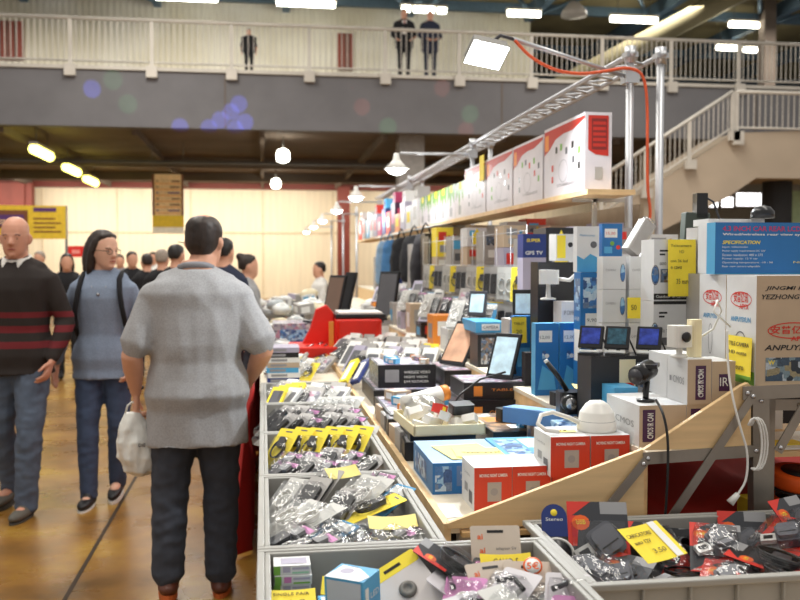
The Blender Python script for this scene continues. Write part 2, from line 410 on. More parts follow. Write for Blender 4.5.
# lamps in roof and under gallery
TUBE = M('lit_tube', (255, 252, 235), .4, em=14)
YTUBE = M('lit_yellow_tube', (255, 246, 120), .4, em=7)
def lamp_tube(px, py, wpx, z, label, group, along='x', ln=None, mt=TUBE, r=.09):
    c = onZ(px, py, z); L = ln or wpx * c.y / F
    o = empty('fluorescent_lamp', c, (0, 0, 0 if along == 'x' else R(90)), label, 'ceiling lamp', group)
    mb = MB(); mb.tube([(-L / 2, 0, 0), (L / 2, 0, 0)], r, mt, 8); mb.build('tube', o)
    mb = MB(); mb.box((-L / 2 - .05, -.1, .1), (L / 2 + .05, .1, .17), RAILW)
    for s in (-1, 1): mb.tube([(s * L * .35, 0, .15), (s * L * .35, 0, (4.86 if z < 6 else 10.2) - z)], .012, GREYM, 5)
    mb.build('housing', o); return o
for px, py, wp in ((187, -2, 58), (306, 4, 57), (406, 9, 8), (424, 10, 20), (442, 11, 8), (634, 20, 50), (744, 25, 32), (727, 48, 22), (750, 50, 14), (524, 14, 34)):
    lamp_tube(px, py, wp, 9.45, 'lit white fluorescent lamp hanging under the roof above the gallery', 'lamps under the roof')
for px, py in ((42, 153), (72, 170), (91, 181)):
    lamp_tube(px, py, 0, 4.3, 'lit yellowish fluorescent lamp in the row under the gallery', 'yellow lamps under the gallery', 'y', 1.7, YTUBE, .13)
for px, py in ((283, 155), (276, 183), ):
    c = onZ(px, py, 4.36); o = empty('pendant_lamp', c, (0, 0, 0), 'round white pendant lamp hanging under the gallery', 'pendant lamp', 'white pendant lamps under the gallery')
    mb = MB(); mb.lathe([(.05, -.2), (.16, -.15), (.18, 0), (.14, .12), (.05, .16)], TUBE, 14); mb.build('globe', o)
    mb = MB(); mb.tube([(0, 0, .15), (0, 0, .49)], .015, GREYM, 6); mb.build('cord', o)
# dome camera fitting under roof
c = onY(574, 12, 26); o = empty('roof_loudspeaker', c, (0, 0, 0), 'pale bell-shaped fitting hanging from the roof above the gallery', 'loudspeaker')
mb = MB(); mb.lathe([(.38, -.12), (.36, 0), (.2, .2), (.1, .3)], RAILW, 16); mb.build('bell', o)
mb = MB(); mb.tube([(0, 0, .28), (0, 0, 10.2 - c.z)], .03, GREYM); mb.build('hanger', o)

# coloured party spots cast by real projectors on to the fascia
def dot(px, py, color, e=160, r=.22):
    t = onY(px, py, 23.0); s = V((t.x * .8, 17, 3.4)); l = bpy.data.lights.new('party_beam', 'SPOT'); l.energy = e * 14; l.color = color; l.shadow_soft_size = .01
    d = (t - s); l.spot_size = 2 * atan(r / d.length); l.spot_blend = .35
    o = bpy.data.objects.new('party_beam', l); col.objects.link(o); o.location = s; o.rotation_euler = d.to_track_quat('-Z', 'Y').to_euler()
BL = (.12, .16, 1); GR = (.1, .8, .25); RD = (1, .15, .1)
for px, py in ((180, 127), (209, 128), (220, 120), (231, 112), (239, 104), (245, 122), (235, 129), (92, 89)): dot(px, py, BL)
for px, py in ((113, 80), (128, 104), (388, 127), (470, 114)): dot(px, py, GR, 40, .24)
for px, py in ((362, 107), (442, 88), (466, 130)): dot(px, py, RD, 40, .22)

# banners
def banner(px0, py0, px1, py1, Y, name, label, cat, draw, poles=None):
    p, q = onY(px0, py0, Y), onY(px1, py1, Y); Wd, H = q.x - p.x, p.z - q.z
    o = empty(name, (p.x, Y, q.z), (0, 0, 0), label, cat)
    mb = MB(); draw(mb, Wd, H); mb.build('banner_sheet', o)
    for x in (0, Wd):
        mb = MB()
        if poles == 'stand': mb.tube([(x, .05, -q.z), (x, .05, H)], .03, GREYM)
        else: mb.tube([(x, .02, H), (x, .02, 4.85 - q.z)], .01, GREYM, 5)
        mb.build('pole' if poles else 'cord', o)
YEL = M('banner_yellow', (226, 190, 50), .7); PUR = M('banner_purple', (88, 50, 110), .7); BRN = M('banner_brown', (120, 72, 40), .7); BCR = M('banner_cream', (240, 205, 150), .7); BXOB = M('banner_orange', (224, 160, 90), .7); BWH = M('banner_white', (240, 232, 215), .7)
def d1(mb, W, H):
    mb.box((0, 0, 0), (W, .02, H), YEL); mb.box((.02 * W, -.01, .32 * H), (W * .6, 0, .86 * H), BRN); mb.box((.05 * W, -.02, .4 * H), (W * .56, -.01, .72 * H), PUR)
    mb.box((W * .66, -.01, .82 * H), (W * .9, 0, .94 * H), PUR)
    for k in range(4): mb.box((W * .66, -.01, (.2 + .13 * k) * H), (W * (.95 - .06 * (k % 2)), 0, (.24 + .13 * k) * H), BRN)
    for k in range(3): mb.box((W * .1, -.03, (.45 + .08 * k) * H), (W * (.5 - .1 * k), -.02, (.48 + .08 * k) * H), BCR)
banner(-30, 205, 66, 239, 22, 'stall_banner', 'wide yellow stall banner with purple panel hanging behind the crowd', 'banner', d1, 'stand')
def d2(mb, W, H):
    mb.box((0, 0, 0), (W, .02, H), BWH); mb.box((0, -.01, .3 * H), (W, 0, H), BCR); mb.box((0, -.012, .1 * H), (W, -.002, .3 * H), YEL)
    for k in range(6):
        mb.box((W * .12, -.02, (.37 + .1 * k) * H), (W * .88, -.01, (.395 + .1 * k) * H), BRN if k % 3 else PUR); mb.box((W * .0, -.013, (.33 + .1 * k) * H), (W, -.011, (.35 + .1 * k) * H), BXOB)
        mb.box((W * .2, -.03, (.37 + .1 * k) * H), (W * (.5 + .06 * (k % 3)), -.02, (.39 + .1 * k) * H), BCR)
    mb.box((0, -.015, .3 * H), (W * .07, -.005, H), BRN); mb.box((W * .93, -.015, .3 * H), (W, -.005, H), BRN)
banner(152, 174, 184, 233, 26, 'hanging_banner', 'tall narrow banner with brown lines and yellow foot hanging under the gallery', 'banner', d2)
def d3(mb, W, H):
    mb.box((0, 0, 0), (W, .02, H), M('sign_red', (225, 40, 30), .6)); mb.box((W * .25, -.01, H * .3), (W * .75, 0, H * .65), M('sign_pink', (245, 150, 140), .6))
banner(68, 246, 84, 257, 21, 'red_sign', 'small red sign with a pale mark above the crowd', 'sign', d3, 'stand')
# ---------------------------------------------------------------- people
def ellring(c, rx, ry, n=16, ax=V((1, 0, 0)), ay=V((0, 1, 0)), pw=1.0):
    out = []
    for k in range(n):
        a = 2 * pi * k / n; x, y = cos(a), sin(a)
        if pw != 1: x = math.copysign(abs(x) ** pw, x); y = math.copysign(abs(y) ** pw, y)
        out.append(V(c) + ax * (x * rx) + ay * (y * ry))
    return out
class Vol:
    def __init__(s): s.v = []; s.f = []
    def loft(s, rings, T=None):
        n = len(rings[0]); b = len(s.v)
        for r in rings: s.v += [tuple(T @ p) if T else tuple(p) for p in r]
        for i in range(len(rings) - 1):
            for k in range(n): s.f.append((b + i * n + k, b + i * n + (k + 1) % n, b + (i + 1) * n + (k + 1) % n, b + (i + 1) * n + k))
        s.f.append(tuple(b + k for k in range(n - 1, -1, -1))); s.f.append(tuple(b + (len(rings) - 1) * n + k for k in range(n)))
    def zrings(s, L, T=None, pw=.9):
        """L: (z, y, rx, ry[, x])"""
        s.loft([ellring((l[4] if len(l) > 4 else 0, l[1], l[0]), l[2], l[3], 20, pw=pw) for l in L], T)
    def limb(s, pts, rs, T=None, seg=12, flat=None):
        """tube with rounded ends; flat=(axis vector, factor) squashes along axis"""
        pts = [V(p) for p in pts]; P = []; Rr = []
        t0 = (pts[1] - pts[0]).normalized(); t1 = (pts[-1] - pts[-2]).normalized()
        P.append(pts[0] - t0 * rs[0] * .8); Rr.append(rs[0] * .45)
        for i in range(len(pts)):
            P.append(pts[i]); Rr.append(rs[i])
            if i < len(pts) - 1: P.append(pts[i].lerp(pts[i + 1], .5)); Rr.append((rs[i] + rs[i + 1]) / 2 * 1.02)
        P.append(pts[-1] + t1 * rs[-1] * .8); Rr.append(rs[-1] * .45)
        up = None; rings = []
        for i, p in enumerate(P):
            t = (P[min(i + 1, len(P) - 1)] - P[max(i - 1, 0)]).normalized()
            if up is None: up = (V(flat[0]) - t * t.dot(V(flat[0]))).normalized() if flat else t.orthogonal().normalized()
            else: up = (up - t * up.dot(t)).normalized()
            b = t.cross(up); k = flat[1] if flat else 1
            rings.append([p + up * (cos(2 * pi * j / seg) * Rr[i] * k) + b * (sin(2 * pi * j / seg) * Rr[i]) for j in range(seg)])
        s.loft([list(reversed(r)) for r in rings] if False else rings, T)
    def ball(s, c, rx, ry, rz, T=None, n=14):
        s.loft([ellring((c[0], c[1], c[2] + rz * sin(a)), rx * cos(a), ry * cos(a), n) for a in [R(x) for x in (-82, -55, -28, 0, 28, 55, 82)]], T)
    def build(s, name, voxel, mats, parent, smooth=4, wr=0, wrs=7, wst=(1, 1, 1), matf=None):
        me = bpy.data.meshes.new(name); me.from_pydata(s.v, [], s.f); me.update()
        bm = bmesh.new(); bm.from_mesh(me); bmesh.ops.recalc_face_normals(bm, faces=bm.faces); bm.to_mesh(me); bm.free()
        o = bpy.data.objects.new(name, me); col.objects.link(o)
        r = o.modifiers.new('r', 'REMESH'); r.mode = 'VOXEL'; r.voxel_size = voxel
        sm = o.modifiers.new('s', 'SMOOTH'); sm.iterations = smooth; sm.factor = .5
        dg = bpy.context.evaluated_depsgraph_get(); m2 = bpy.data.meshes.new_from_object(o.evaluated_get(dg))
        bpy.data.objects.remove(o); bpy.data.meshes.remove(me); m2.name = name
        if wr:
            m2.update(); nm = [v.normal.copy() for v in m2.vertices]
            for v, n_ in zip(m2.vertices, nm):
                q = V((v.co.x * wst[0], v.co.y * wst[1], v.co.z * wst[2])) * wrs
                k = 1 - abs(noise.noise(q)) * 2 + .5 * noise.noise(q * 2.3)
                v.co = v.co + n_ * (wr * (k - .7))
        m2.materials.clear()
        for m in mats: m2.materials.append(m)
        for p in m2.polygons:
            p.use_smooth = True
            if matf: p.material_index = matf(p.center)
        o = bpy.data.objects.new(name, m2); col.objects.link(o); o.parent = parent
        return o

def hand_vol(v, wrist, d, nrm, side, s=1, curl=.5, fin=True):
    """d: direction of the hand, nrm: palm normal (side the fingers curl to), side: direction of the thumb"""
    d = V(d).normalized(); nrm = (V(nrm) - d * d.dot(V(nrm))).normalized(); sd = V(side); sd = (sd - d * d.dot(sd) - nrm * nrm.dot(sd)).normalized()
    w = V(wrist); k = s
    v.limb([w - d * .01, w + d * .035 * k, w + d * .085 * k], [.026 * k, .038 * k, .042 * k], flat=(nrm, .45))
    if not fin: v.limb([w + d * .08 * k, w + d * .12 * k + nrm * .02 * k, w + d * .14 * k + nrm * .05 * k], [.036 * k, .032 * k, .024 * k], flat=(nrm, .5)); return
    for i, L in enumerate((.068, .078, .072, .056)):
        b = w + d * (.088 - .006 * abs(i - 1)) * k + sd * (.03 - .0205 * i) * k
        p = [b - d * .02 * k, b]; a = 0; q = b
        for j, fr in enumerate((.45, .32, .23)):
            a += curl * (.7 + .25 * j); q = q + (d * cos(a) + nrm * sin(a)) * L * fr * k * 1.05; p.append(q)
        v.limb(p, [.0105 * k, .0102 * k, .0095 * k, .0088 * k, .0075 * k], seg=8)
    b = w + d * .025 * k + sd * .026 * k
    q1 = b + (d * .65 + sd * .75) * .04 * k + nrm * .008 * k; q2 = q1 + (d * .9 + sd * .2 + nrm * .35) * .032 * k; q3 = q2 + (d * .8 - sd * .05 + nrm * .5) * .022 * k
    v.limb([b, q1, q2, q3], [.015 * k, .0125 * k, .011 * k, .009 * k], seg=8)

SKIN = M('skin', (214, 160, 132), .55, var=.04, scale=14, bump=.05)
SKIN2 = M('skin_pale', (224, 176, 150), .55, var=.04, scale=14, bump=.05)
EYEW = M('eye_white', (225, 220, 212), .3); EYED = M('eye_iris', (50, 36, 26), .25); LIP = M('lips', (176, 96, 84), .5)

def head_T(loc, yaw, pitch):
    return Matrix.Translation(V(loc)) @ Matrix.Rotation(yaw, 4, 'Z') @ Matrix.Rotation(pitch, 4, 'X')
def head_vol(v, T, fem=False, detail=True):
    """origin at the base of the skull; front = +y; chin z .0, crown z .235"""
    k = .94 if fem else 1
    v.zrings([(-.012, .058, .018, .014), (.0, .052, .036 * k, .032), (.02, .04, .054 * k, .055), (.05, .022, .064 * k, .078), (.085, .012, .071 * k, .092), (.12, .006, .075 * k, .098),
              (.155, .0, .076 * k, .1), (.185, -.004, .071 * k, .094), (.21, -.006, .057 * k, .077), (.228, -.006, .036 * k, .048), (.235, -.006, .014, .02)], T)
    if detail:
        v.limb([(0, .097, .118), (0, .113, .092), (0, .118, .078)], [.009, .012, .015], T, 8)
        for s in (-1, 1): v.ball((.011 * s, .108, .074), .008, .01, .008, T, 8)
        v.limb([(-.035, .092, .128), (0, .1, .126), (.035, .092, .128)], [.01, .008, .01], T, 8)
        v.limb([(-.018, .09, .044), (0, .098, .045), (.018, .09, .044)], [.009, .011, .009], T, 8)
        v.ball((0, .088, .012), .022, .018, .016, T, 8)
    for s in (-1, 1): v.limb([(.076 * s * k, .0, .075), (.084 * s * k, -.008, .1), (.082 * s * k, -.006, .122)], [.009, .014, .012], T, 8)
def face_parts(root, T, brow):
    for s in (-1, 1):
        mb = MB(); mb.lathe([(.001, -.011), (.008, -.009), (.0125, 0), (.008, .009), (.001, .011)], EYEW, 10, T @ Matrix.Translation((.03 * s, .083, .107)))
        mb.cbox((.03 * s, .0955, .107), (.009, .002, .009), EYED, T); mb.build('eye', root)
        mb = MB(); mb.tube([(.013 * s, .1, .125), (.03 * s, .099, .131), (.048 * s, .086, .126)], .0035, brow, 6, T); mb.build('eyebrow', root)
    mb = MB(); mb.tube([(-.024, .093, .042), (-.008, .107, .0455), (.008, .107, .0455), (.024, .093, .042)], [.002, .0045, .0045, .002], LIP, 6, T); mb.build('lips', root)

def torso_rings(fem=False, bulk=1.0, inf=0.0, lean=0.0, z0=.88, z1=1.5, belly=0):
    L = [(.86, .0, .155, .105), (.93, -.005, .172, .122), (1.0, -.002, .162 if fem else .165, .116), (1.08, .004, .135 if fem else .155, .102 + belly * .7), (1.16, .006, .135 if fem else .16, .104 + belly), (1.24, .008, .148 if fem else .168, .112 + belly * .6),
         (1.32, .008, .16 if fem else .182, .118), (1.39, .0, .172 if fem else .2, .108), (1.435, -.006, .15 if fem else .17, .088), (1.47, -.01, .1, .07), (1.5, -.006, .062, .058), (1.54, .0, .055, .056)]
    out = []
    for z, y, rx, ry in L:
        if z < z0 - .001 or z > z1 + .001: continue
        out.append((z, y + lean * (z - .95), rx * bulk + inf, ry * bulk + inf))
    return out

def person(name, loc, yaw, label, H=1.75, arms=None, legs=None, head=(0, 0), fem=False, bulk=1.0, belly=0, skin=SKIN, top=None, topname='shirt', bottom=None, shoe=None, hair=None, hairstyle='short',
           sleeve='long', voxel=.011, lean=0.0, hem=.84, detail=True, group=None, loose=.0, collar=None, wr=.006, sole=None, hdx=0.0):
    root = empty(name, loc, (0, 0, yaw), label, 'person', group); S = H / 1.75; root.scale = (S, S, S)
    sh = .16 if fem else .178 * bulk ** .3
    arms = arms or [((-sh - .06, 0, 1.12), (-sh - .07, .04, .87)), ((sh + .06, 0, 1.12), (sh + .07, .04, .87))]
    legs = legs or [((-.1, .02, .5), (-.1, 0, .09), (0, 1)), ((.1, .02, .5), (.1, 0, .09), (0, 1))]
    nk = V((0, lean * .55, 1.5)); hT = head_T((hdx, lean * .6 + .012, 1.515), R(head[0]), R(head[1]))
    v = Vol(); v.zrings(torso_rings(fem, bulk, 0, lean, .86, 1.54))
    v.limb([(hdx * .5, lean * .55 - .008, 1.47), (hdx, lean * .58 + .004, 1.56)], [.056 if fem else .064 * bulk ** .5, .052 if fem else .06])
    head_vol(v, hT, fem, detail)
    for i, s in enumerate((-1, 1)):
        S0 = V((s * sh, lean * .45 - .005, 1.375)); E, W = V(arms[i][0]), V(arms[i][1]); v.limb([(s * .03, lean * .5 - .01, 1.48), (s * sh * .8, lean * .47 - .01, 1.40)], [.044, .036])
        v.limb([S0, S0.lerp(E, .45), E], [.047 * bulk ** .5, .045 * bulk ** .5, .038 * bulk]); v.limb([E, E.lerp(W, .35), W], [.04 * bulk, .039 * bulk, .026])
        d = (W - E).normalized(); opt = arms[i][2] if len(arms[i]) > 2 else {}
        hand_vol(v, W, opt.get('d', d), opt.get('n', (-s, .2, 0)), opt.get('t', (0, 1, .1)), 1, opt.get('curl', .45), detail)
        K, A, td = V(legs[i][0]), V(legs[i][1]), legs[i][2]; Hp = V((s * .09, 0, .9))
        v.limb([Hp, Hp.lerp(K, .5), K], [.088, .075, .055]); v.limb([K, K.lerp(A, .35), A], [.054, .055, .036])
        t = V((td[0], td[1], legs[i][3] if len(legs[i]) > 3 else -.15)).normalized(); v.limb([A + V((0, 0, -.04)) - t * .03, A + t * .1 + V((0, 0, -.03))], [.036, .03])
    v.build('body', voxel if not detail else min(voxel, .0075), [skin], root, 3)
    if detail: face_parts(root, hT, hair or EYED)
    # trousers
    v = Vol(); v.zrings(torso_rings(fem, bulk, .008 + loose * .3, lean, .86, 1.0))
    for i, s in enumerate((-1, 1)):
        K, A = V(legs[i][0]), V(legs[i][1]); Hp = V((s * .088, 0, .9))
        f = loose
        v.limb([Hp, Hp.lerp(K, .3), Hp.lerp(K, .65), K], [.098 + f * .5, .092 + f, .078 + f, .066 + f]); v.limb([K, K.lerp(A, .3), K.lerp(A, .7), A + V((0, -.005, -.035 if hairstyle != 'crown' else .0))], [.066 + f, .064 + f, .056 + f, .052 + f * 1.1])
    v.build('trousers', voxel, [bottom], root, 3, wr, 9, (1, 1, 1.6))
    # upper garment
    v = Vol(); inf = .013 + loose * .4
    L = torso_rings(fem, bulk, inf, lean, .86, 1.5, belly)
    if hem < .86: L = [(hem, L[0][1], L[0][2] + .012, L[0][3] + .012)] + L
    else: L = [l for l in L if l[0] >= hem]
    L = [(z, y, rx + .018 * max(0, min(1, (1.08 - z) / .12)), ry + .02 * max(0, min(1, (1.08 - z) / .12))) for z, y, rx, ry in L]
    v.zrings(L)
    for i, s in enumerate((-1, 1)):
        S0 = V((s * sh * .95, lean * .45 - .005, 1.385)); E, W = V(arms[i][0]), V(arms[i][1]); v.limb([(s * .035, lean * .5 - .01, 1.475), (s * sh * .75, lean * .47 - .01, 1.42)], [.056, .058 + loose * .3])
        q = loose * .6
        if sleeve == 'short': v.limb([S0, S0.lerp(E, .4), S0.lerp(E, .86)], [.056 * bulk ** .5 + q, .058 * bulk ** .5 + q, .062 * bulk ** .5 + q])
        else:
            v.limb([S0, S0.lerp(E, .5), E], [.06 * bulk ** .5 + q, .055 * bulk ** .5 + q, .05 * bulk ** .5 + q]); v.limb([E, E.lerp(W, .5), E.lerp(W, .93)], [.05 * bulk + q, .046 + q, .036 + q])
    v.build(topname, voxel, [top], root, 4, wr, 8, (1, 1, .45))
    if collar:
        v = Vol(); z = 1.49
        for k in range(12):
            a = 2 * pi * k / 12; b = 2 * pi * (k + 1) / 12; rx, ry = .07 * bulk ** .5, .07
            v.limb([(rx * cos(a), lean * .55 - .003 + ry * sin(a), z + .012 - .02 * sin(a)), (rx * cos(b), lean * .55 - .003 + ry * sin(b), z + .012 - .02 * sin(b))], [.017, .017], seg=8)
        if collar[1]:
            for s in (-1, 1): v.limb([(s * .05, lean * .55 + .06, z), (s * .045, lean * .55 + .098, z - .045)], [.022, .01], flat=((0, 1, 0), .4))
        v.build('collar', min(voxel, .01), [collar[0]], root, 2)
    # shoes
    for i, s in enumerate((-1, 1)):
        A, td = V(legs[i][1]), legs[i][2]; t = V((td[0], td[1], legs[i][3] if len(legs[i]) > 3 else 0)).normalized(); u = V((0, 0, 1)); u = (u - t * t.dot(u)).normalized()
        v = Vol(); b = A - u * .052
        v.limb([b - t * .045, b + t * .03, b + t * .11, b + t * .17], [.042, .044, .044, .032], flat=(u, .75)); v.limb([A + u * .03 - t * .008, A - t * .012, b - t * .01], [.04, .046, .048]); v.limb([A + t * .01, b + t * .06], [.036, .03])
        sh_ = v.build('shoe', max(voxel * .8, .008), [shoe], root, 2)
        if sole:
            mb = MB(); c = b - u * .036; n = t.cross(u); pr = []
            for k in range(16):
                a = 2 * pi * k / 16; pr.append(c + t * (.06 + .14 * cos(a)) + n * (.043 * sin(a)))
            n0 = [tuple(p - u * .012) for p in pr] + [tuple(p + u * .014) for p in pr]
            mb.add(n0, [tuple(range(16)), tuple(range(31, 15, -1))] + [(k, (k + 1) % 16, 16 + (k + 1) % 16, 16 + k) for k in range(16)], sole); mb.build('sole', sh_)
    # hair
    if hair and hairstyle != 'bald':
        v = Vol(); k = .94 if fem else 1
        if hairstyle == 'crown':      # thinning at the crown: a cap that leaves the top of the skull showing
            v.zrings([(.045, -.045, .045, .03), (.07, -.034, .064, .058), (.1, -.02, .077, .08), (.13, -.01, .082, .094), (.16, -.006, .083, .1), (.19, -.008, .077, .095), (.212, -.008, .062, .08), (.226, -.004, .045, .056), (.231, .01, .02, .02)], hT)
        else:
            v.zrings([(.075, -.052, .055, .045), (.11, -.03, .076 * k, .078), (.15, -.016, .083 * k, .094), (.19, -.012, .079 * k, .092), (.22, -.01, .062 * k, .076), (.242, -.008, .034, .042), (.247, -.008, .012, .015)], hT)
            v.limb([(-.05, .05, .2), (0, .064, .208), (.05, .05, .2)], [.018, .02, .018], hT)
        if hairstyle == 'long':
            v.limb([(-.03, -.05, .2), (0, -.085, .15)], [.05, .06], hT)
            v.limb([(0, -.07, .15), (0, -.088, .05), (.0, -.09, -.04), (0, -.08, -.1)], [.07, .078, .066, .035], hT)
            for s in (-1, 1): v.limb([(.06 * s, .01, .18), (.076 * s, -.015, .1), (.07 * s, -.035, .0), (.055 * s, -.05, -.07)], [.024, .027, .03, .02], hT)
        if hairstyle == 'ponytail':
            v.limb([(0, -.08, .19), (0, -.13, .17), (0, -.15, .08), (0, -.14, .0)], [.04, .035, .03, .015], hT)
        if hairstyle == 'bun': v.ball((0, -.085, .215), .045, .045, .045, hT)
        v.build('hair', .009 if detail else .014, [hair], root, 7, .002, 40)
    return root

def cloth(name, c, **k): return M(name, c, .9, var=.1, scale=k.get('scale', 20), bump=k.get('bump', .25), bscale=k.get('bscale', 140))
def heather(name, c1, c2):
    m = M(name, c1, .92, var=.12, scale=160, bump=.3, bscale=260)
    return m
DENIM = cloth('denim', (84, 96, 114)); DENIMD = cloth('dark_denim', (58, 62, 72)); DENIMB = cloth('blue_denim', (62, 76, 102))
HBR = M('hair_dark_brown', (44, 32, 26), .5, var=.3, scale=60, stretch=(1, 1, .2), bump=.5); HBK = M('hair_black', (26, 22, 22), .45, var=.3, scale=60, bump=.4); HGR = M('hair_grey', (150, 138, 126), .6, var=.2, scale=60)
def striped():
    m = bpy.data.materials.new('striped_knit'); m.use_nodes = True; nt = m.node_tree; b = nt.nodes['Principled BSDF']; b.inputs['Roughness'].default_value = .95
    tc = nt.nodes.new('ShaderNodeTexCoord'); sp = nt.nodes.new('ShaderNodeSeparateXYZ'); nt.links.new(tc.outputs['Object'], sp.inputs[0])
    mr = nt.nodes.new('ShaderNodeMapRange'); mr.inputs['From Min'].default_value = .8; mr.inputs['From Max'].default_value = 1.6; nt.links.new(sp.outputs['Z'], mr.inputs[0])
    r = nt.nodes.new('ShaderNodeValToRGB'); r.color_ramp.interpolation = 'CONSTANT'
    dk = lin((46, 40, 38)) + [1]; rd = lin((112, 34, 40)) + [1]
    e = r.color_ramp.elements; e[0].position = 0; e[0].color = dk; e[1].position = .22; e[1].color = rd
    for z, c in ((.27, dk), (.335, rd), (.385, dk), (.445, rd), (.485, dk)): k = e.new(z); k.color = c
    nt.links.new(mr.outputs[0], r.inputs[0]); nt.links.new(r.outputs[0], b.inputs['Base Color'])
    bp = nt.nodes.new('ShaderNodeBump'); bp.inputs['Strength'].default_value = .4; nz = nt.nodes.new('ShaderNodeTexNoise'); nz.inputs['Scale'].default_value = 150
    nt.links.new(tc.outputs['Object'], nz.inputs['Vector']); nt.links.new(nz.outputs['Fac'], bp.inputs['Height']); nt.links.new(bp.outputs[0], b.inputs['Normal'])
    return m
BLACKC = cloth('black_cloth', (26, 26, 30)); NAVYC = cloth('navy_cloth', (40, 46, 66)); GREYC = cloth('grey_cloth', (150, 150, 152)); WHC = cloth('white_cotton', (226, 224, 218))
BRC = cloth('brown_cloth', (92, 70, 56))
SHOEB = M('brown_leather', (92, 48, 32), .45); SHOEK = M('black_shoe', (24, 24, 26), .5); SHOEG = M('grey_suede', (92, 88, 80), .8); SOLW = M('white_rubber', (232, 230, 224), .6); SOLO = M('orange_rubber', (196, 96, 40), .6)

# man in grey polo shirt walking away
def cam_pt(px, depth):
    d = ray(px, 262); d = V((d.x, d.y, 0)); f = V((sin(R(8.42)), cos(R(8.42)), 0)); return CAM * 0 + d * (depth / d.dot(f))
g = cam_pt(196, 4.3)
man = person('walking_man', (g.x, g.y, 0), R(4), 'broad man in grey polo shirt and dark jeans walking away carrying a white bag', 1.77,
    arms=[((-.285, -.06, 1.12), (-.275, .05, .93), {'d': (0, .1, -1), 'n': (1, .1, 0), 't': (0, 1, 0), 'curl': .95}), ((.30, -.07, 1.13), (.25, .12, .97), {'d': (-.3, .7, -.5), 'n': (-.7, 0, -.3), 't': (0, .4, 1), 'curl': .5})],
    legs=[((-.125, -.03, .5), (-.135, -.11, .12), (-.05, 1), -.12), ((.105, .0, .5), (.1, -.05, .095), (.12, 1))], head=(-22, -4), bulk=1.2, belly=.03,
    top=heather('heather_grey_pique', (164, 164, 166), 0), topname='polo_shirt', bottom=DENIMD, shoe=SHOEB, sole=SOLO, hair=HBR, hairstyle='crown', sleeve='short', hem=.7, lean=.0, loose=.02, collar=(M('grey_collar', (142, 142, 147), .9), False), wr=.007, voxel=.01, hdx=.035)
# glasses on his face
def glasses(root, yaw, pitch, lean, m):
    T = head_T((0, lean * .6 + .012, 1.515), R(yaw), R(pitch)); mb = MB()
    for s in (-1, 1):
        mb.tube([(s * .033 + .022 * cos(a * pi / 6), .108, .106 + .017 * sin(a * pi / 6)) for a in range(12)], .0018, m, 6, T, True)
        mb.tube([(s * .055, .106, .11), (s * .078, .08, .112), (s * .086, -.005, .11)], .0018, m, 6, T)
    mb.tube([(-.011, .108, .11), (.011, .108, .11)], .0018, m, 6, T); o = mb.build('glasses', root); return o
GL = M('glasses_metal', (50, 46, 44), .3, .6)
glasses(man, -22, -4, 0, GL)
mb = MB(); W_ = V((-.277, .045, .955)); mb.tube([W_ + V((.031 * cos(a * pi / 6), .031 * sin(a * pi / 6), 0)) for a in range(12)], .008, M('watch_strap', (30, 28, 28), .5), 6, None, True); mb.build('wristwatch', man)
# white carrier bag in his hand
def bag():
    bm_h = 1.77 / 1.75
    T = Matrix.Rotation(R(4), 4, 'Z'); h = V((g.x, g.y, 0)) + T @ V((-.29, .03, .845)) * bm_h
    v = Vol()
    rings = []
    for z, rx, ry, dx in ((-.38, .04, .05, .05), (-.35, .1, .085, .05), (-.27, .125, .1, .04), (-.17, .115, .09, .02), (-.08, .09, .06, .01), (0.0, .05, .03, 0)):
        rings.append([V((dx + rx * cos(a * pi / 12) * (1 + .12 * sin(a * 2.1 + z * 20)), ry * sin(a * pi / 12) * (1 + .12 * cos(a * 1.7 + z * 31)), z)) for a in range(24)])
    v.loft(rings); o = v.build('carrier_bag', .008, [M('bag_film', (226, 226, 220), .35, var=.1, scale=8, bump=.4, bscale=30)], None, 2, .006, 12)
    mb = MB()
    for s in (-1, 1): mb.tube([(s * .045, 0, -.02), (s * .028, 0, .04), (0, 0, .062)], .006, M('bag_film2', (226, 226, 220), .35), 6)
    mb.build('handle', o)
    T2 = Matrix(((1, 0, 0, -.07), (0, 0, 1, -.118), (0, 1, 0, -.2), (0, 0, 0, 1)))
    mb = MB(); mb.text('DIE', Matrix(((1, 0, 0, .03), (0, 0, -1, -.112), (0, 1, 0, -.19), (0, 0, 0, 1))), .02, M('bag_print', (60, 60, 70), .5), bold=True); mb.build('printed_letters', o)
    o.location = h; o.rotation_euler = (0, 0, R(8)); o.scale = (.78, .78, .78); tag(o, 'white plastic carrier bag hanging from the hand of the man in grey', 'bag')
bag()

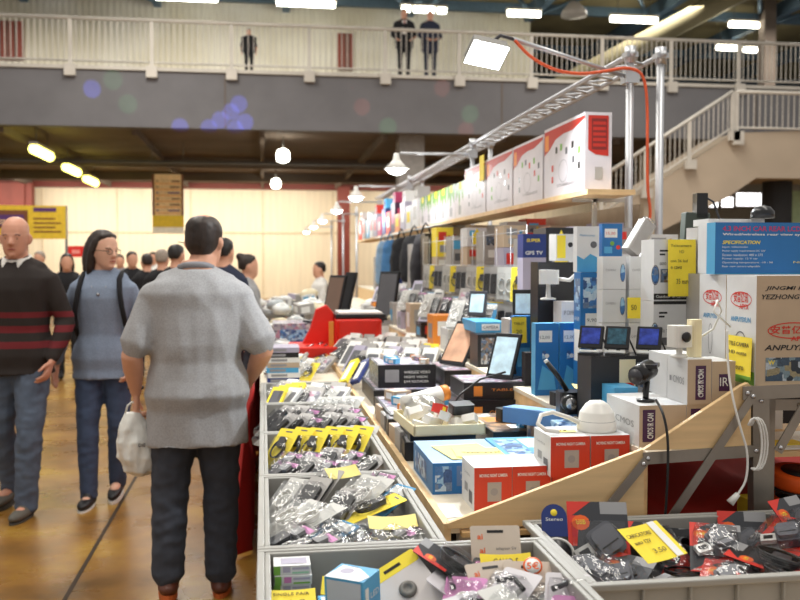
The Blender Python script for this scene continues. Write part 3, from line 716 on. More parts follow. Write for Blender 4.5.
# woman in blue sweater
gp = cam_pt(103, 6.0)
BLK = heather('blue_melange_knit', (132, 146, 168), 0)
wom = person('walking_woman', (gp.x, gp.y, 0), R(176), 'woman in blue sweater and jeans with black backpack walking and looking aside', 1.75,
    arms=[((-.25, -.06, 1.12), (-.2, .08, .9)), ((.27, -.07, 1.13), (.33, -.1, .88), {'curl': .3})],
    legs=[((-.1, .06, .52), (-.07, -.02, .13), (0, 1), -.2), ((.08, .12, .5), (.07, .16, .085), (.0, 1))], head=(52, -3), fem=True, skin=SKIN2, top=BLK, topname='sweater', bottom=DENIMB, shoe=SHOEK, sole=SOLW, hair=HBR, hairstyle='long', hem=.8, wr=.005, loose=.004, bulk=1.03)
glasses(wom, 52, -3, 0, GL)
def backpack(root, H):
    S = 1
    bp = empty('backpack', root.location, root.rotation_euler, 'black backpack on the back of the woman in blue', 'backpack'); bp.scale = root.scale
    v = Vol(); v.zrings([(1.02, -.19, .1, .05), (1.06, -.2, .13, .075), (1.2, -.21, .14, .085), (1.36, -.2, .12, .075), (1.43, -.18, .08, .05)]); v.build('pack', .012, [BLACKC], bp, 3)
    for s in (-1, 1):
        mb = MB(); pts = [(.1 * s, -.16, 1.38), (.115 * s, -.08, 1.46), (.118 * s, 0, 1.478), (.12 * s, .08, 1.44), (.13 * s, .125, 1.36), (.145 * s, .13, 1.26), (.16 * s, .1, 1.15), (.165 * s, .0, 1.08), (.13 * s, -.14, 1.06)]
        mb.tube(pts, .017, BLACKC, 8); mb.build('strap', bp)
backpack(wom, 1.7)
mb = MB(); mb.tube([(.045 * cos(R(a)), .02 + .105 * 1.0 - .0 + .012 * sin(R(a)), 1.40 + .05 * sin(R(a))) for a in range(180, 361, 20)], .0022, M('silver', (200, 200, 205), .3, 1)); mb.lathe([(.001, -.01), (.01, -.006), (.01, .006), (.001, .01)], M('silver2', (190, 190, 190), .3, 1), 8, Matrix.Translation((0, .14, 1.345))); mb.build('necklace', wom)

# man in striped sweater at the frame edge
gp = cam_pt(17, 5.75)
m3 = person('walking_man', (gp.x, gp.y, 0), R(170), 'man with shaved head in dark sweater with burgundy stripes and white collar', 1.83,
    arms=[((-.28, -.04, 1.13), (-.24, .1, .9)), ((.29, -.03, 1.13), (.3, .07, .89))],
    legs=[((-.12, .14, .5), (-.1, .16, .085), (0, 1)), ((.1, .03, .5), (.1, -.1, .13), (.1, 1), -.2)], head=(10, -2), bulk=1.06, skin=M('skin_ruddy', (208, 150, 124), .5, var=.05, scale=12), top=striped(), topname='sweater', bottom=DENIM, shoe=SHOEG, sole=M('grey_sole', (70, 68, 62), .8), hairstyle='bald', hem=.82, wr=.007, loose=.012, collar=(WHC, True))

# further people
def bg(px, depth, H, yaw, label, **k):
    q = cam_pt(px, depth)
    return person('person', (q.x, q.y, 0), R(yaw), label, H, detail=False, voxel=.02, wr=.008, **k)
bg(67, 12.3, 1.66, 190, 'person in black clothes standing between the striped man and the woman', top=BLACKC, bottom=BLACKC, shoe=SHOEK, hair=HBK, hairstyle='long', hem=.75)
bg(224, 8.3, 1.76, -25, 'man with dark hair in dark jacket just past the man in grey', top=NAVYC, topname='jacket', bottom=DENIMD, shoe=SHOEK, hair=HBK)
bg(247, 8.9, 1.62, -80, 'woman in pale grey hooded jacket with hair tied up browsing the stall', top=GREYC, topname='jacket', bottom=DENIM, shoe=SHOEK, hair=HBR, hairstyle='bun', fem=True, arms=[((-.22, .1, 1.15), (-.15, .36, 1.1)), ((.22, .1, 1.15), (.15, .38, 1.12))])
bg(132, 13.5, 1.70, 200, 'grey-haired person in dark coat in the aisle crowd', top=BLACKC, topname='coat', bottom=BLACKC, shoe=SHOEK, hair=HBK)
bg(147, 12.6, 1.66, 20, 'person with brown hair and black coat in the aisle crowd', top=BLACKC, topname='coat', bottom=NAVYC, shoe=SHOEK, hair=HBR)
bg(162, 11.2, 1.70, -10, 'person with pale grey hair and black jacket in the aisle crowd', top=BLACKC, topname='jacket', bottom=DENIM, shoe=SHOEK, hair=HGR)
bg(176, 10.2, 1.74, -30, 'black-haired person in black jacket beside the shoulder of the man in grey', top=BLACKC, topname='jacket', bottom=DENIMD, shoe=SHOEK, hair=HBK)
bg(40, 15, 1.72, 160, 'fair-haired person in brown coat far down the aisle', top=BRC, topname='coat', bottom=NAVYC, shoe=SHOEK, hair=HGR)
bg(120, 17, 1.68, 185, 'person in grey top far down the aisle by the pillar', top=GREYC, bottom=DENIM, shoe=SHOEK, hair=HBR)
bg(153, 18, 1.74, 170, 'person in pale shirt far down the aisle under the hanging banner', top=WHC, bottom=DENIM, shoe=SHOEK, hair=HBR)
bg(27, 19, 1.7, 170, 'dark-haired person in navy top far down the aisle', top=NAVYC, bottom=DENIM, shoe=SHOEK, hair=HBK)
bg(225, 14, 1.72, 20, 'person in brown jacket further along the stall', top=BRC, bottom=DENIM, shoe=SHOEK, hair=HBK)
# seller behind the far end of the stall
bg(320, 12.95, 1.55, 100, 'dark-haired seller in white shirt reaching over the far goods', top=WHC, bottom=BLACKC, shoe=SHOEK, hair=HBK, arms=[((-.22, .0, 1.15), (-.2, .14, 1.1)), ((.22, .0, 1.15), (.15, .16, 1.12))])
# people on the gallery
def gal(px, H, yaw, label, Y=23.55, **k):
    q = onY(px, 80, Y); o = person('person', (q.x, Y, 6.2), R(yaw), label, H, detail=False, voxel=.024, wr=.008, **k); return o
o = gal(404, 1.78, 176, 'man in open dark suit and white shirt at the gallery rail', top=BLACKC, topname='suit_jacket', bottom=BLACKC, shoe=SHOEK, hair=HBR, arms=[((-.3, -.02, 1.12), (-.2, .17, .98)), ((.3, -.02, 1.12), (.2, .17, .98))], hem=.78, bulk=1.28)
mb = MB(); mb.add([(-.05, .15, 1.44), (.06, .15, 1.44), (.03, .165, 1.1), (-.02, .165, 1.1)], [(0, 1, 2, 3)], WHC); mb.box((-.055, .14, 1.1), (.055, .155, 1.44), WHC); mb.box((-.02, .15, 1.12), (.015, .162, 1.43), M('red_tie', (150, 40, 44), .7)); mb.build('shirt_front', o)
gal(430, 1.76, 184, 'person in buttoned dark suit at the gallery rail', top=NAVYC, topname='suit_jacket', bottom=NAVYC, shoe=SHOEK, hair=HBR, arms=[((-.28, -.02, 1.12), (-.12, .2, 1.0)), ((.28, -.02, 1.12), (.12, .2, 1.0))], hem=.72, bulk=1.25)
gal(249, 1.15, 180, 'small dark-dressed figure behind the gallery rail, apart from the two suited people', bulk=1.5, top=BLACKC, bottom=BLACKC, shoe=SHOEK, hair=HBK)
# ---------------------------------------------------------------- stall structure
WOOD = M('pine_ply', (226, 192, 142), .6, var=.09, scale=3, stretch=(1, 6, 14), bump=.08, bscale=12)
WOODE = M('ply_edge', (206, 170, 118), .65, var=.12, scale=4, stretch=(1, 1, 30))
BOARD = M('white_board', (226, 216, 196), .6, var=.05, scale=4)
ALU = M('aluminium', (150, 143, 134), .38, .75, var=.08, scale=12, bump=.05)
CHR = M('galvanised_tube', (196, 198, 202), .42, .8, var=.05, scale=8)
GPL = M('grey_crate_plastic', (158, 156, 150), .5, var=.05, scale=6, bump=.06)
REDC = M('red_cloth', (176, 26, 22), .85, var=.12, scale=3, bump=.3, bscale=9)
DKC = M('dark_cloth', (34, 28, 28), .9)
W_ = M('print_white', (236, 236, 232), .5, var=.04); K_ = M('print_black', (28, 28, 32), .45, var=.1)
def C(name, c, rough=.5, **k): return M(name, c, rough, var=k.get('var', .05), scale=k.get('scale', 9), coat=k.get('coat', 0))
BXW = C('carton_white', (218, 218, 218)); KRAFT = C('carton_kraft', (196, 174, 148), .75); BXG = C('carton_grey', (168, 164, 160)); BXB = C('carton_blue', (34, 112, 178), .4); BXLB = C('carton_sky_blue', (84, 168, 214), .4)
BXK = C('carton_black', (30, 30, 34), .35); BXR = C('carton_red', (204, 58, 34), .45); BXLIL = C('carton_lilac', (176, 170, 190)); BXN = C('carton_navy', (30, 52, 120), .4); BXO = C('carton_orange', (232, 142, 54)); BXY = C('note_yellow', (252, 226, 64), .7)
BXPY = C('note_pale_yellow', (248, 232, 140), .7); BXGR = C('carton_green', (120, 176, 70)); PINK = C('pink_plastic', (206, 130, 186)); PURP = C('print_purple', (72, 36, 76)); DGR = C('print_grey', (96, 96, 100)); MGR = C('print_midgrey', (150, 150, 152)); TEAL = C('print_teal', (40, 140, 190))
REDP = C('print_red', (214, 52, 40)); WPL = C('white_plastic', (232, 230, 224), .35); KPL = C('black_plastic', (24, 24, 27), .3); DPL = C('dark_grey_plastic', (58, 58, 64), .35); SIL = M('silver_metal', (200, 200, 202), .25, .9); ORP = C('orange_print', (240, 100, 30)); INK = C('pencil_ink', (120, 106, 60), .8)
CREAMC = C('cream_card', (240, 228, 190)); MAG = C('magenta_print', (196, 60, 110)); PICT = collage('print_picture', ((96, 104, 112), (170, 172, 176), (60, 66, 76), (130, 110, 96), (90, 110, 140)), 90); PICB = collage('print_picture_blue', ((70, 120, 180), (150, 190, 220), (60, 90, 140), (110, 130, 160), (190, 210, 226)), 50); LIDP = collage('lid_print', ((170, 166, 172), (206, 204, 206), (130, 124, 140), (180, 130, 150), (96, 98, 110), (196, 190, 196), (150, 150, 180)), 42); LIDD = collage('lid_print_dark', ((120, 96, 76), (160, 140, 120), (90, 70, 60), (190, 150, 110), (70, 80, 100), (210, 206, 200)), 28); SHB = C('shelf_carton_white', (214, 208, 212)); DISP = M('display_blue', (36, 52, 130), .2, var=.7, scale=40, em=.35); DISPG = M('display_green_blue', (36, 70, 84), .2, var=.7, scale=45, em=.25); DISPW = M('display_white', (190, 215, 225), .25, var=.2, scale=24, em=.25)

def crate(name, x0, x1, y0, y1, zr, dp, label, cat='crate', dividers=0):
    mb = MB(); t = .012; f = .016; zb = zr - dp
    mb.rbox((x0 + .01, y0 + .01, zb), (x1 - .01, y1 - .01, zb + .008), .03, GPL)
    for lo, hi in (((x0, y0), (x1, y0 + t)), ((x0, y1 - t), (x1, y1)), ((x0, y0 + t), (x0 + t, y1 - t)), ((x1 - t, y0 + t), (x1, y1 - t))):
        mb.box((lo[0] , lo[1], zb), (hi[0], hi[1], zr), GPL)
    # rim flange and ribs under it
    for lo, hi in (((x0 - f, y0 - f), (x1 + f, y0)), ((x0 - f, y1), (x1 + f, y1 + f)), ((x0 - f, y0), (x0, y1)), ((x1, y0), (x1 + f, y1))):
        mb.box((lo[0], lo[1], zr - .012), (hi[0], hi[1], zr + .002), GPL)
    n = int((x1 - x0) / .09)
    for i in range(1, n): xx = x0 + (x1 - x0) * i / n; mb.box((xx - .003, y0 - f * .8, zb + .02), (xx + .003, y0, zr - .012), GPL)
    n = int((y1 - y0) / .09)
    for i in range(1, n): yy = y0 + (y1 - y0) * i / n; mb.box((x0 - f * .8, yy - .003, zb + .02), (x0, yy + .003, zr - .012), GPL)
    o = mb.build(name, bevel=.004); return tag(o, label, cat)
RIM = .93
CRT = {1: (0.0, .60, 1.56, 1.975), 2: (0, .385, 2.01, 2.67), 3: (0, .385, 2.705, 3.36), 4: (0, .385, 3.395, 4.06), 5: (0, .385, 4.095, 4.76)}
crate('storage_crate', *CRT[1], RIM, .15, 'wide grey plastic crate at the front corner full of mixed packs')
crate('storage_crate', *CRT[2], RIM, .12, 'grey plastic crate of clear packs, second along the aisle')
crate('storage_crate', *CRT[3], RIM, .12, 'grey plastic crate with yellow-card packs, third along the aisle')
crate('storage_crate', *CRT[4], RIM, .12, 'grey plastic crate of dark long packs, fourth along the aisle')
crate('storage_crate', *CRT[5], RIM, .12, 'grey plastic crate with orange and white packs, fifth along the aisle')
crate('storage_crate', .632, 1.42, 1.70, 2.13, RIM - .005, .14, 'grey plastic crate of black and red packs before the wooden side panel')

# trestle tables
def table(x0, x1, y0, y1, z, label, top=BOARD):
    r = empty('trestle_table', ((x0 + x1) / 2, (y0 + y1) / 2, 0), (0, 0, 0), label, 'table', 'trestle tables under the stall')
    hx, hy = (x1 - x0) / 2, (y1 - y0) / 2
    mb = MB(); mb.box((-hx, -hy, z - .025), (hx, hy, z), top); mb.build('table_top', r)
    for sx in (-1, 1):
        for sy in (-1, 1):
            mb = MB(); mb.box((sx * (hx - .06) - .02, sy * (hy - .1) - .02, 0), (sx * (hx - .06) + .02, sy * (hy - .1) + .02, z - .025), ALU); mb.build('leg', r)
table(0.0, 1.45, 1.5, 2.16, .775, 'low table carrying the front crates of the stall', WOOD)
table(-.01, .43, 2.17, 4.8, .805, 'long narrow table carrying the row of crates along the aisle')
table(-.02, .43, 4.83, 12.4, .88, 'long table of goods along the aisle beyond the crates')
# red cloth hanging at the aisle side of the far table
mb = MB(); n = 90; vs = []; fs = []
for i in range(n + 1):
    y = 4.84 + i * (7.6 / n)
    for j, z in enumerate((.885, .8, .6, .35, .12, .02)):
        a = (.018 if y < 7.5 else .0) + (.02 if y < 7.5 else .006) * j * (1 + .6 * sin(y * 17 + j * .4) + .4 * sin(y * 7.3)); vs.append((-.03 - a, y, z))
k = 6
for i in range(n):
    for j in range(k - 1): fs.append((i * k + j, i * k + j + 1, (i + 1) * k + j + 1, (i + 1) * k + j))
mb.add(vs, fs, REDC, None, True); o = mb.build('tablecloth'); s_ = o.modifiers.new('s', 'SOLIDIFY'); s_.thickness = .006; tag(o, 'red cloth hanging from the far table down to the floor by the aisle', 'tablecloth')

# stepped display stand: three decks, sawtooth wooden side panels, aluminium frame
YP = 2.2
stand = empty('display_stand', (.95, YP, 0), (0, 0, 0), 'stepped display stand with wooden side panels and riveted aluminium frame', 'display stand')
def rel(mb): mb.v = [(v[0] - .95, v[1] - YP, v[2]) for v in mb.v]; return mb
def deck(x0, x1, z, y1=12.4, lip=True):
    mb = MB(); mb.box((x0, YP, z - .015), (x1, y1, z), BOARD); rel(mb).build('deck_board', stand)
D1, D2, D3 = .9, 1.07, 1.23
deck(.45, .965, D1); deck(.955, 1.27, D2); deck(1.265, 1.735, D3)
mb = MB(); mb.box((.432, YP - .01, D1 - .04), (.45, 12.4, D1 + .012), WOOD); rel(mb).build('edge_lip', stand)
for z0, z1, x in ((D1, D2 - .015, .965), (D2, D3 - .015, 1.27)):
    mb = MB(); mb.box((x - .006, YP + .03, z0), (x + .006, 12.4, z1), WOOD); rel(mb).build('riser', stand)
TX = Matrix(((1, 0, 0, 0), (0, 0, -1, YP), (0, 1, 0, 0), (0, 0, 0, 1)))
def xz(px, py, Y=YP): c = onY(px, py, Y); return (c.x, c.z)
def wedge(pts):
    mb = MB(); mb.prism([xz(*p) for p in pts], 0, .016, WOOD, TX); rel(mb)
    mb.build('side_panel', stand, bevel=.001)
wedge([(446, 527), (446, 522), (636, 450), (641, 448), (642, 521)])
wedge([(641, 449), (738, 385), (745, 382), (748, 386), (748, 447)])
a = xz(460, 529); b_ = xz(676, 520)
mb = MB(); mb.box((a[0], YP - .03, b_[1] - .012), (b_[0], YP + .02, b_[1]), WOODE); rel(mb).build('base_batten', stand)
def bar(p, q, wd=.02, y=YP - .022, th=.004, name='frame_bar', rivets=True):
    a, b = V((xz(*p)[0], 0, xz(*p)[1])), V((xz(*q)[0], 0, xz(*q)[1])); d = (b - a).normalized(); n = V((-d.z, 0, d.x)) * wd / 2
    mb = MB(); vs = []
    for yy in (y, y + th): vs += [a - n + V((0, yy, 0)), b - n + V((0, yy, 0)), b + n + V((0, yy, 0)), a + n + V((0, yy, 0))]
    mb.add(vs, [(0, 1, 2, 3), (7, 6, 5, 4), (0, 4, 5, 1), (1, 5, 6, 2), (2, 6, 7, 3), (3, 7, 4, 0)], ALU)
    for c in (a + d * .012, b - d * .012): mb.lathe([(.006, 0), (.006, .003), (.002, .005)], SIL, 10, Matrix.Translation((c.x, y, c.z)) @ Matrix.Rotation(R(90), 4, 'X'))
    rel(mb).build(name, stand)
bar((640, 457), (756, 449), .03); bar((750, 391), (664, 519), .022, YP - .028); bar((642, 458), (603, 506), .022, YP - .028)
bar((738, 392), (830, 388), .034, YP - .026); bar((806, 388), (771, 449), .024, YP - .034)
bar((748, 392), (775, 450), .014, YP + .05); bar((757, 395), (758, 530), .045, YP - .02, .03); bar((765, 412), (830, 412), .03, YP + .12)
for yy in (4.5, 7, 9.5, 12.2):
    mb = MB()
    for x in (.5, 1.0, 1.7): mb.box((x - .02, yy - .02, 0), (x + .02, yy + .02, D1 - .015 if x < .9 else (D2 - .015 if x < 1.2 else D3 - .015)), ALU)
    rel(mb).build('rear_trestle', stand)
for x in (.5, 1.3, 1.7):
    mb = MB(); mb.box((x - .02, YP + .03, 0), (x + .02, YP + .07, D1 - .015 if x < .9 else D3 - .015), ALU); rel(mb).build('leg', stand)

# dark space under the stand: lower shelf with red cloth
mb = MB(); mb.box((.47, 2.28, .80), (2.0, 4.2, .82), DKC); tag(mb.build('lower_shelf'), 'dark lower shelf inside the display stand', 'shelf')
mb = MB(); vs = []; fs = []; n = 24
for i in range(n + 1):
    for j in range(9):
        x = .98 + i * .9 / n; y = 2.40 + j * .12
        vs.append((x, y, .826 + .012 * j + .03 * noise.noise(V((x * 6, y * 6, 0))) + .015 * noise.noise(V((x * 15, y * 12, 3))) + .03))
for i in range(n):
    for j in range(8): a = i * 9 + j; fs.append((a, a + 9, a + 10, a + 1))
mb.add(vs, fs, C('dull_red_cloth', (168, 34, 22), .8), None, True); o = mb.build('folded_cloth'); o.modifiers.new('s', 'SOLIDIFY').thickness = .01; tag(o, 'crumpled red cloth lying in the dark space under the stand', 'cloth')
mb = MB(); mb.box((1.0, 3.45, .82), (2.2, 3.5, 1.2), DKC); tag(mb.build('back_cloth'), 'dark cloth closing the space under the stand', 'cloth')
# paper on a shelf, and reels of orange strap, at the far right under the stand
mb = MB(); c = onZ(768, 452, 1.03); mb.box((1.31, 2.34, 1.015), (2.0, 2.75, 1.03), WOOD); tag(mb.build('side_shelf'), 'small wooden shelf behind the aluminium frame under the beige carton', 'shelf')
mb = MB(); mb.box((1.33, 2.36, 1.03), (1.62, 2.6, 1.034), W_); tag(mb.build('paper_sheet'), 'white paper sheet on the small shelf under the beige carton', 'paper')
mb = MB(); mb.box((1.40, 2.40, 1.034), (1.52, 2.47, 1.036), BXY); tag(mb.build('price_note'), 'yellow note lying on the white paper sheet behind the frame', 'price note')
mb = MB(); mb.box((1.34, 2.66, 1.03), (1.6, 2.74, 1.1), BXW); tag(mb.build('carton'), 'low white box behind the aluminium frame under the beige carton', 'carton')
def reel(x, y, z, label, tilt=0):
    o = empty('strap_reel', (x, y, z), (tilt, 0, 0), label, 'strap reel')
    mb = MB(); mb.lathe([(.03, 0), (.075, 0), (.08, .006), (.08, .034), (.075, .04), (.03, .04)], C('orange_strap', (240, 96, 24), .6), 24); mb.build('strap_coil', o)
    mb = MB(); mb.lathe([(.004, -.004), (.086, -.004), (.086, 0), (.03, .002)], KPL, 24); mb.lathe([(.012, .04), (.05, .041), (.05, .044), (.01, .044)], KPL, 20); mb.build('spool', o)
reel(1.47, 2.36, .93, 'orange strap reel on top beside the aluminium leg', R(8)); reel(1.45, 2.35, .862, 'orange strap reel underneath the other beside the aluminium leg', R(4))
mb = MB(); mb.box((1.31, 2.34, .84), (1.36, 2.4, .9), BXY); mb.box((1.31, 2.338, .862), (1.36, 2.34, .88), DKC); tag(mb.build('strap_label'), 'small yellow packet beside the orange strap reels', 'packet')

# posts, truss, arms and lamps
UX, UX2, PZ = 1.76, 1.915, 2.57
posts = (4.3, 7.7, 11.1)
rig = empty('lighting_truss', (UX, 4.3, 0), (0, 0, 0), 'galvanised ladder truss on paired posts running above the stall', 'truss')
def relr(mb): mb.v = [(v[0] - UX, v[1] - 4.3, v[2]) for v in mb.v]; return mb
for y in posts:
    for x in (UX, UX2):
        mb = MB(); mb.tube([(x, y, 0), (x, y, PZ)], .019, CHR, 10)
        mb.tube([(x, y, PZ - .06), (x, y, PZ + .02)], .027, CHR, 10); mb.box((x - .03, y - .03, PZ - .035), (x + .03, y + .03, PZ - .01), CHR); relr(mb).build('post', rig)
for x in (UX, UX2):
    mb = MB(); mb.tube([(x, 4.25, PZ - .02), (x, 14.5, PZ - .02)], .014, CHR, 8); relr(mb).build('chord', rig)
mb = MB(); y = 4.4; k = 0
while y < 14.4:
    mb.tube([(UX, y, PZ - .02), (UX2, y + .1, PZ - .02)], .007, CHR, 6); mb.tube([(UX2, y + .1, PZ - .02), (UX, y + .2, PZ - .02)], .007, CHR, 6); y += .2; k += 1
relr(mb).build('lacing', rig)
LAMPM = M('lamp_glass_lit', (250, 255, 255), .3, em=40)
LAMPS = M('lamp_glass_lit_far', (250, 255, 250), .3, em=14)
def arm_lamp(y, big, label, tip=None, lz=2.33, col_=None):
    tip = tip or V((1.14, y, lz + .13)); base = V((UX, y, lz + .13 if not big else 2.44))
    o = empty('arm_floodlight' if big else 'arm_lamp', base, (0, 0, 0), label, 'floodlight' if big else 'lamp', None if big else 'small lamps on arms along the stall')
    mb = MB(); t = tip - base; mb.tube([(0, 0, 0), t], .011, CHR, 8); mb.box((-.035, -.035, -.03), (.035, .035, .03), CHR); mb.build('arm', o)
    if big:
        T = Matrix.Translation(t + V((-.13, -.02, -.075))) @ Euler((R(-38), R(8), R(8))).to_matrix().to_4x4()
        mb = MB(); mb.box((-.08, -.06, .0), (.08, .06, .04), GREYM, T); mb.box((-.086, -.066, -.006), (.086, .066, .004), GREYM, T); mb.build('housing', o)
        mb = MB(); mb.box((-.082, -.062, -.009), (.082, .062, -.006), LAMPM, T); mb.build('glass', o)
        mb = MB(); mb.tube([t, t + V((-.06, 0, .015)), t + V((-.12, -.01, -.03))], .008, DPL, 6); mb.build('bracket', o)
        l = bpy.data.lights.new('flood_light', 'AREA'); l.shape = 'RECTANGLE'; l.size = .16; l.size_y = .12; l.energy = 42; l.color = (.92, .97, 1)
        lo = bpy.data.objects.new('flood_light', l); col.objects.link(lo); lo.matrix_world = Matrix.Translation(base) @ T @ Matrix.Translation((0, 0, -.02))
    else:
        mb = MB(); T = Matrix.Translation(t + V((-.03, 0, -.13)))
        mb.lathe([(.02, .13), (.03, .08), (.05, .05), (.105, .0), (.1, -.004), (.03, .03)], WPL, 16, T); mb.build('lamp_shade', o)
        mb = MB(); mb.lathe([(.02, .03), (.05, .02), (.085, .002), (.07, -.03), (.02, -.05)], LAMPS, 14, T); mb.build('bulb', o)
        l = bpy.data.lights.new('lamp_light', 'POINT'); l.shadow_soft_size = .06; l.energy = 16; l.color = (.95, .98, 1)
        lo = bpy.data.objects.new('lamp_light', l); col.objects.link(lo); lo.location = base + t + V((-.03, 0, -.23))
arm_lamp(4.3, True, 'bright floodlight on a long arm above the front of the stall', tip=V((1.12, 4.08, 2.55)))
arm_lamp(7.7, False, 'small lit lamp on a horizontal arm beside the grey pillar')
for i, y in enumerate((11.1, 14.0)): arm_lamp(y, False, ('small lit lamp on an arm before the red column', 'small lit lamp on an arm at the far end of the truss')[i])
# far stall's lamps with own posts
for y in (17.5, 20.5, 24):
    arm_lamp(y, False, 'small round lit lamp of the stalls beyond the truss', lz=2.33)
    mb = MB(); mb.tube([(UX, y, 0), (UX, y, 2.6)], .02, CHR); tag(mb.build('lamp_post'), 'thin galvanised post of the far stalls', 'post', 'posts of the far stalls')
# orange cable along the arm and down the post
ORC = C('orange_cable', (232, 96, 52), .5)
mb = MB(); ctrl = [(1.12, 4.06, 2.54), (1.2, 4.08, 2.47), (1.32, 4.1, 2.42), (1.46, 4.16, 2.42), (1.6, 4.22, 2.45), (1.72, 4.26, 2.48), (1.79, 4.265, 2.47), (1.825, 4.27, 2.42), (1.838, 4.27, 2.3), (1.84, 4.27, 2.1), (1.842, 4.27, 1.9), (1.86, 4.27, 1.8), (1.85, 4.26, 1.74), (1.83, 4.25, 1.65)]
P = [V(c) for c in ctrl]
for it in range(2): P = [P[0]] + [q for a_, b2 in zip(P, P[1:]) for q in (a_.lerp(b2, .25), a_.lerp(b2, .75))] + [P[-1]]
mb.tube(P, .0075, ORC, 8); tag(mb.build('power_cable'), 'orange power cable sagging from the floodlight and down between the posts', 'cable')

# long wooden top shelf with brackets
shelf = empty('top_shelf', (1.6, 4.05, 1.87), (0, 0, 0), 'long wooden shelf board high over the stacked boxes', 'shelf')
mb = MB(); mb.box((-.14, 0, -.012), (.09, 10.4, .012), WOOD); mb.build('board', shelf)
for y in (.25, 3.55, 6.95):
    mb = MB(); mb.box((-.02, y, -.16), (.0, y + .02, -.012), RAILW); mb.box((-.12, y, -.03), (.16, y + .02, -.012), RAILW); mb.build('bracket', shelf)
mb = MB(); mb.tube([(-.24, 3.2, -.03), (-.24, 7.2, -.03)], .008, CHR, 8)
for y in (3.25, 5.2, 7.1): mb.tube([(-.1, y, -.012), (-.24, y, -.03)], .006, CHR, 6)
mb.build('hanging_rail', shelf)
rk = empty('wire_rack', (1.25, 4.3, D2), (0, 0, 0), 'thin wire rack holding clear packs before the carton stacks', 'rack')
mb = MB()
for k in range(4): mb.tube([(0, 0, .12 + .17 * k), (0, 2.9, .12 + .17 * k)], .0018, CHR, 6)
mb.build('rail', rk); mb = MB()
for k in range(11): mb.tube([(0, .29 * k, 0), (0, .29 * k, .66)], .0018, CHR, 6)
mb.build('upright', rk)
# plywood back panel behind the stacks
mb = MB(); mb.box((1.86, 4.4, .0), (1.88, 13.0, 1.84), M('stall_back_cloth', (176, 158, 132), .8, var=.06)); tag(mb.build('stall_screen'), 'beige back panel closing the stall behind the stacked boxes', 'panel')
# ---------------------------------------------------------------- goods
def smooth(P, n=2):
    for it in range(n): P = [P[0]] + [q for a_, b2 in zip(P, P[1:]) for q in (a_.lerp(b2, .25), a_.lerp(b2, .75))] + [P[-1]]
    return P
def cart(pl, pr, Y, z, h, d, body, label, prints=(), sides=None, name='carton', cat='carton', group=None, rot=0, x=None, w=None):
    if x is None:
        x0, x1 = onY(pl, 262, Y).x, onY(pr, 262, Y).x; w = x1 - x0; x = (x0 + x1) / 2
    o = carton_mb(w, d, h, body, prints, sides).build(name); o.location = (x, Y + d / 2, z); o.rotation_euler = (0, 0, R(rot))
    return tag(o, label, cat, group)
# note (thin sheet with scribbled price), local: x right, y up, lying in plane
def note(T, w, h, label, lines=(), m=BXY, cat='price note', curl=.006, name='price_note', extra=None):
    mb = MB(); n = 6; vs = []
    for i in range(n + 1):
        for j in range(2): vs.append((w * (i / n - .5), h * (j - .5), .001 + curl * ((i / n - .5) * 2) ** 2 + (.3 * curl if j else 0)))
    fs = [(2 * i, 2 * i + 2, 2 * i + 3, 2 * i + 1) for i in range(n)]
    mb.add(vs, fs, m)
    if extra: extra(mb, w, h)
    for k, (s, u, v, hh, ww) in enumerate(lines):
        mb.text(s, Matrix.Translation(((u - .5) * w, (v - .5) * h, .0015 + curl * .9)), hh * h, INK, w=ww * w)
    o = mb.build(name); o.matrix_world = T; sd = o.modifiers.new('s', 'SOLIDIFY'); sd.thickness = .0006
    return tag(o, label, cat)
def TM(loc, rx=0, ry=0, rz=0): return Matrix.Translation(loc) @ Euler((R(rx), R(ry), R(rz))).to_matrix().to_4x4()

# two tall white cartons side by side along the aisle: the near one shows its kraft front
APX = ('disc',)
LOGO_SIDE = lambda: [('ring', 'l', .5, .775, .055, REDP, .38, .003), ('text', 'l', .26, .745, .1, .48, '安普亿讯', REDP, 1), ('text', 'l', .46, .685, .05, .3, 'APYX', REDP, 1), ('text', 'l', .17, .565, .048, .66, 'ANPUYIXUN', TEAL, 1)]
pr = LOGO_SIDE() + [('rect', 'l', .03, .0, .97, .12, BXGR), ('ring', 'l', .5, .38, .028, DGR, 1.0, .003),
      ('text', 'f', .1, .86, .045, .8, 'JINGMI KUAISU', K_, 1, 1), ('text', 'f', .06, .785, .045, .88, 'YEZHONG XIANCAI', K_, 1, 1),
      ('ring', 'f', .45, .50, .072, REDP, .3, .003), ('text', 'f', .17, .47, .075, .52, '安普亿讯', REDP, 1), ('text', 'f', .42, .405, .042, .26, 'APYX', REDP, 1), ('text', 'f', .1, .32, .05, .74, 'ANPUYIXUN', K_, 1, 1),
      ('rect', 'f', .12, .04, .84, .255, collage('carton_photo', ((60, 80, 100), (120, 140, 150), (150, 140, 110), (40, 50, 60), (180, 190, 200)), 60)), ('text', 'f', .15, .19, .04, .08, 'W', BXY, 1)]
x0 = onY(756, 330, 2.22).x
cart(0, 0, 2.22, D3, .285, .155, BXW, 'tall carton with beige front, red oval logo and small photo at stall end', pr, {'f': KRAFT}, x=x0 + .115, w=.23, cat='carton')
pr = LOGO_SIDE() + [('rect', 'l', .03, .0, .97, .1, W_), ('ring', 'l', .45, .36, .012, DGR, 3.6, .002)]
cart(0, 0, 2.385, D3, .285, .155, BXW, 'tall white carton with red oval logo, behind the beige-fronted one', pr, {'f': KRAFT}, x=x0 + .118, w=.23)
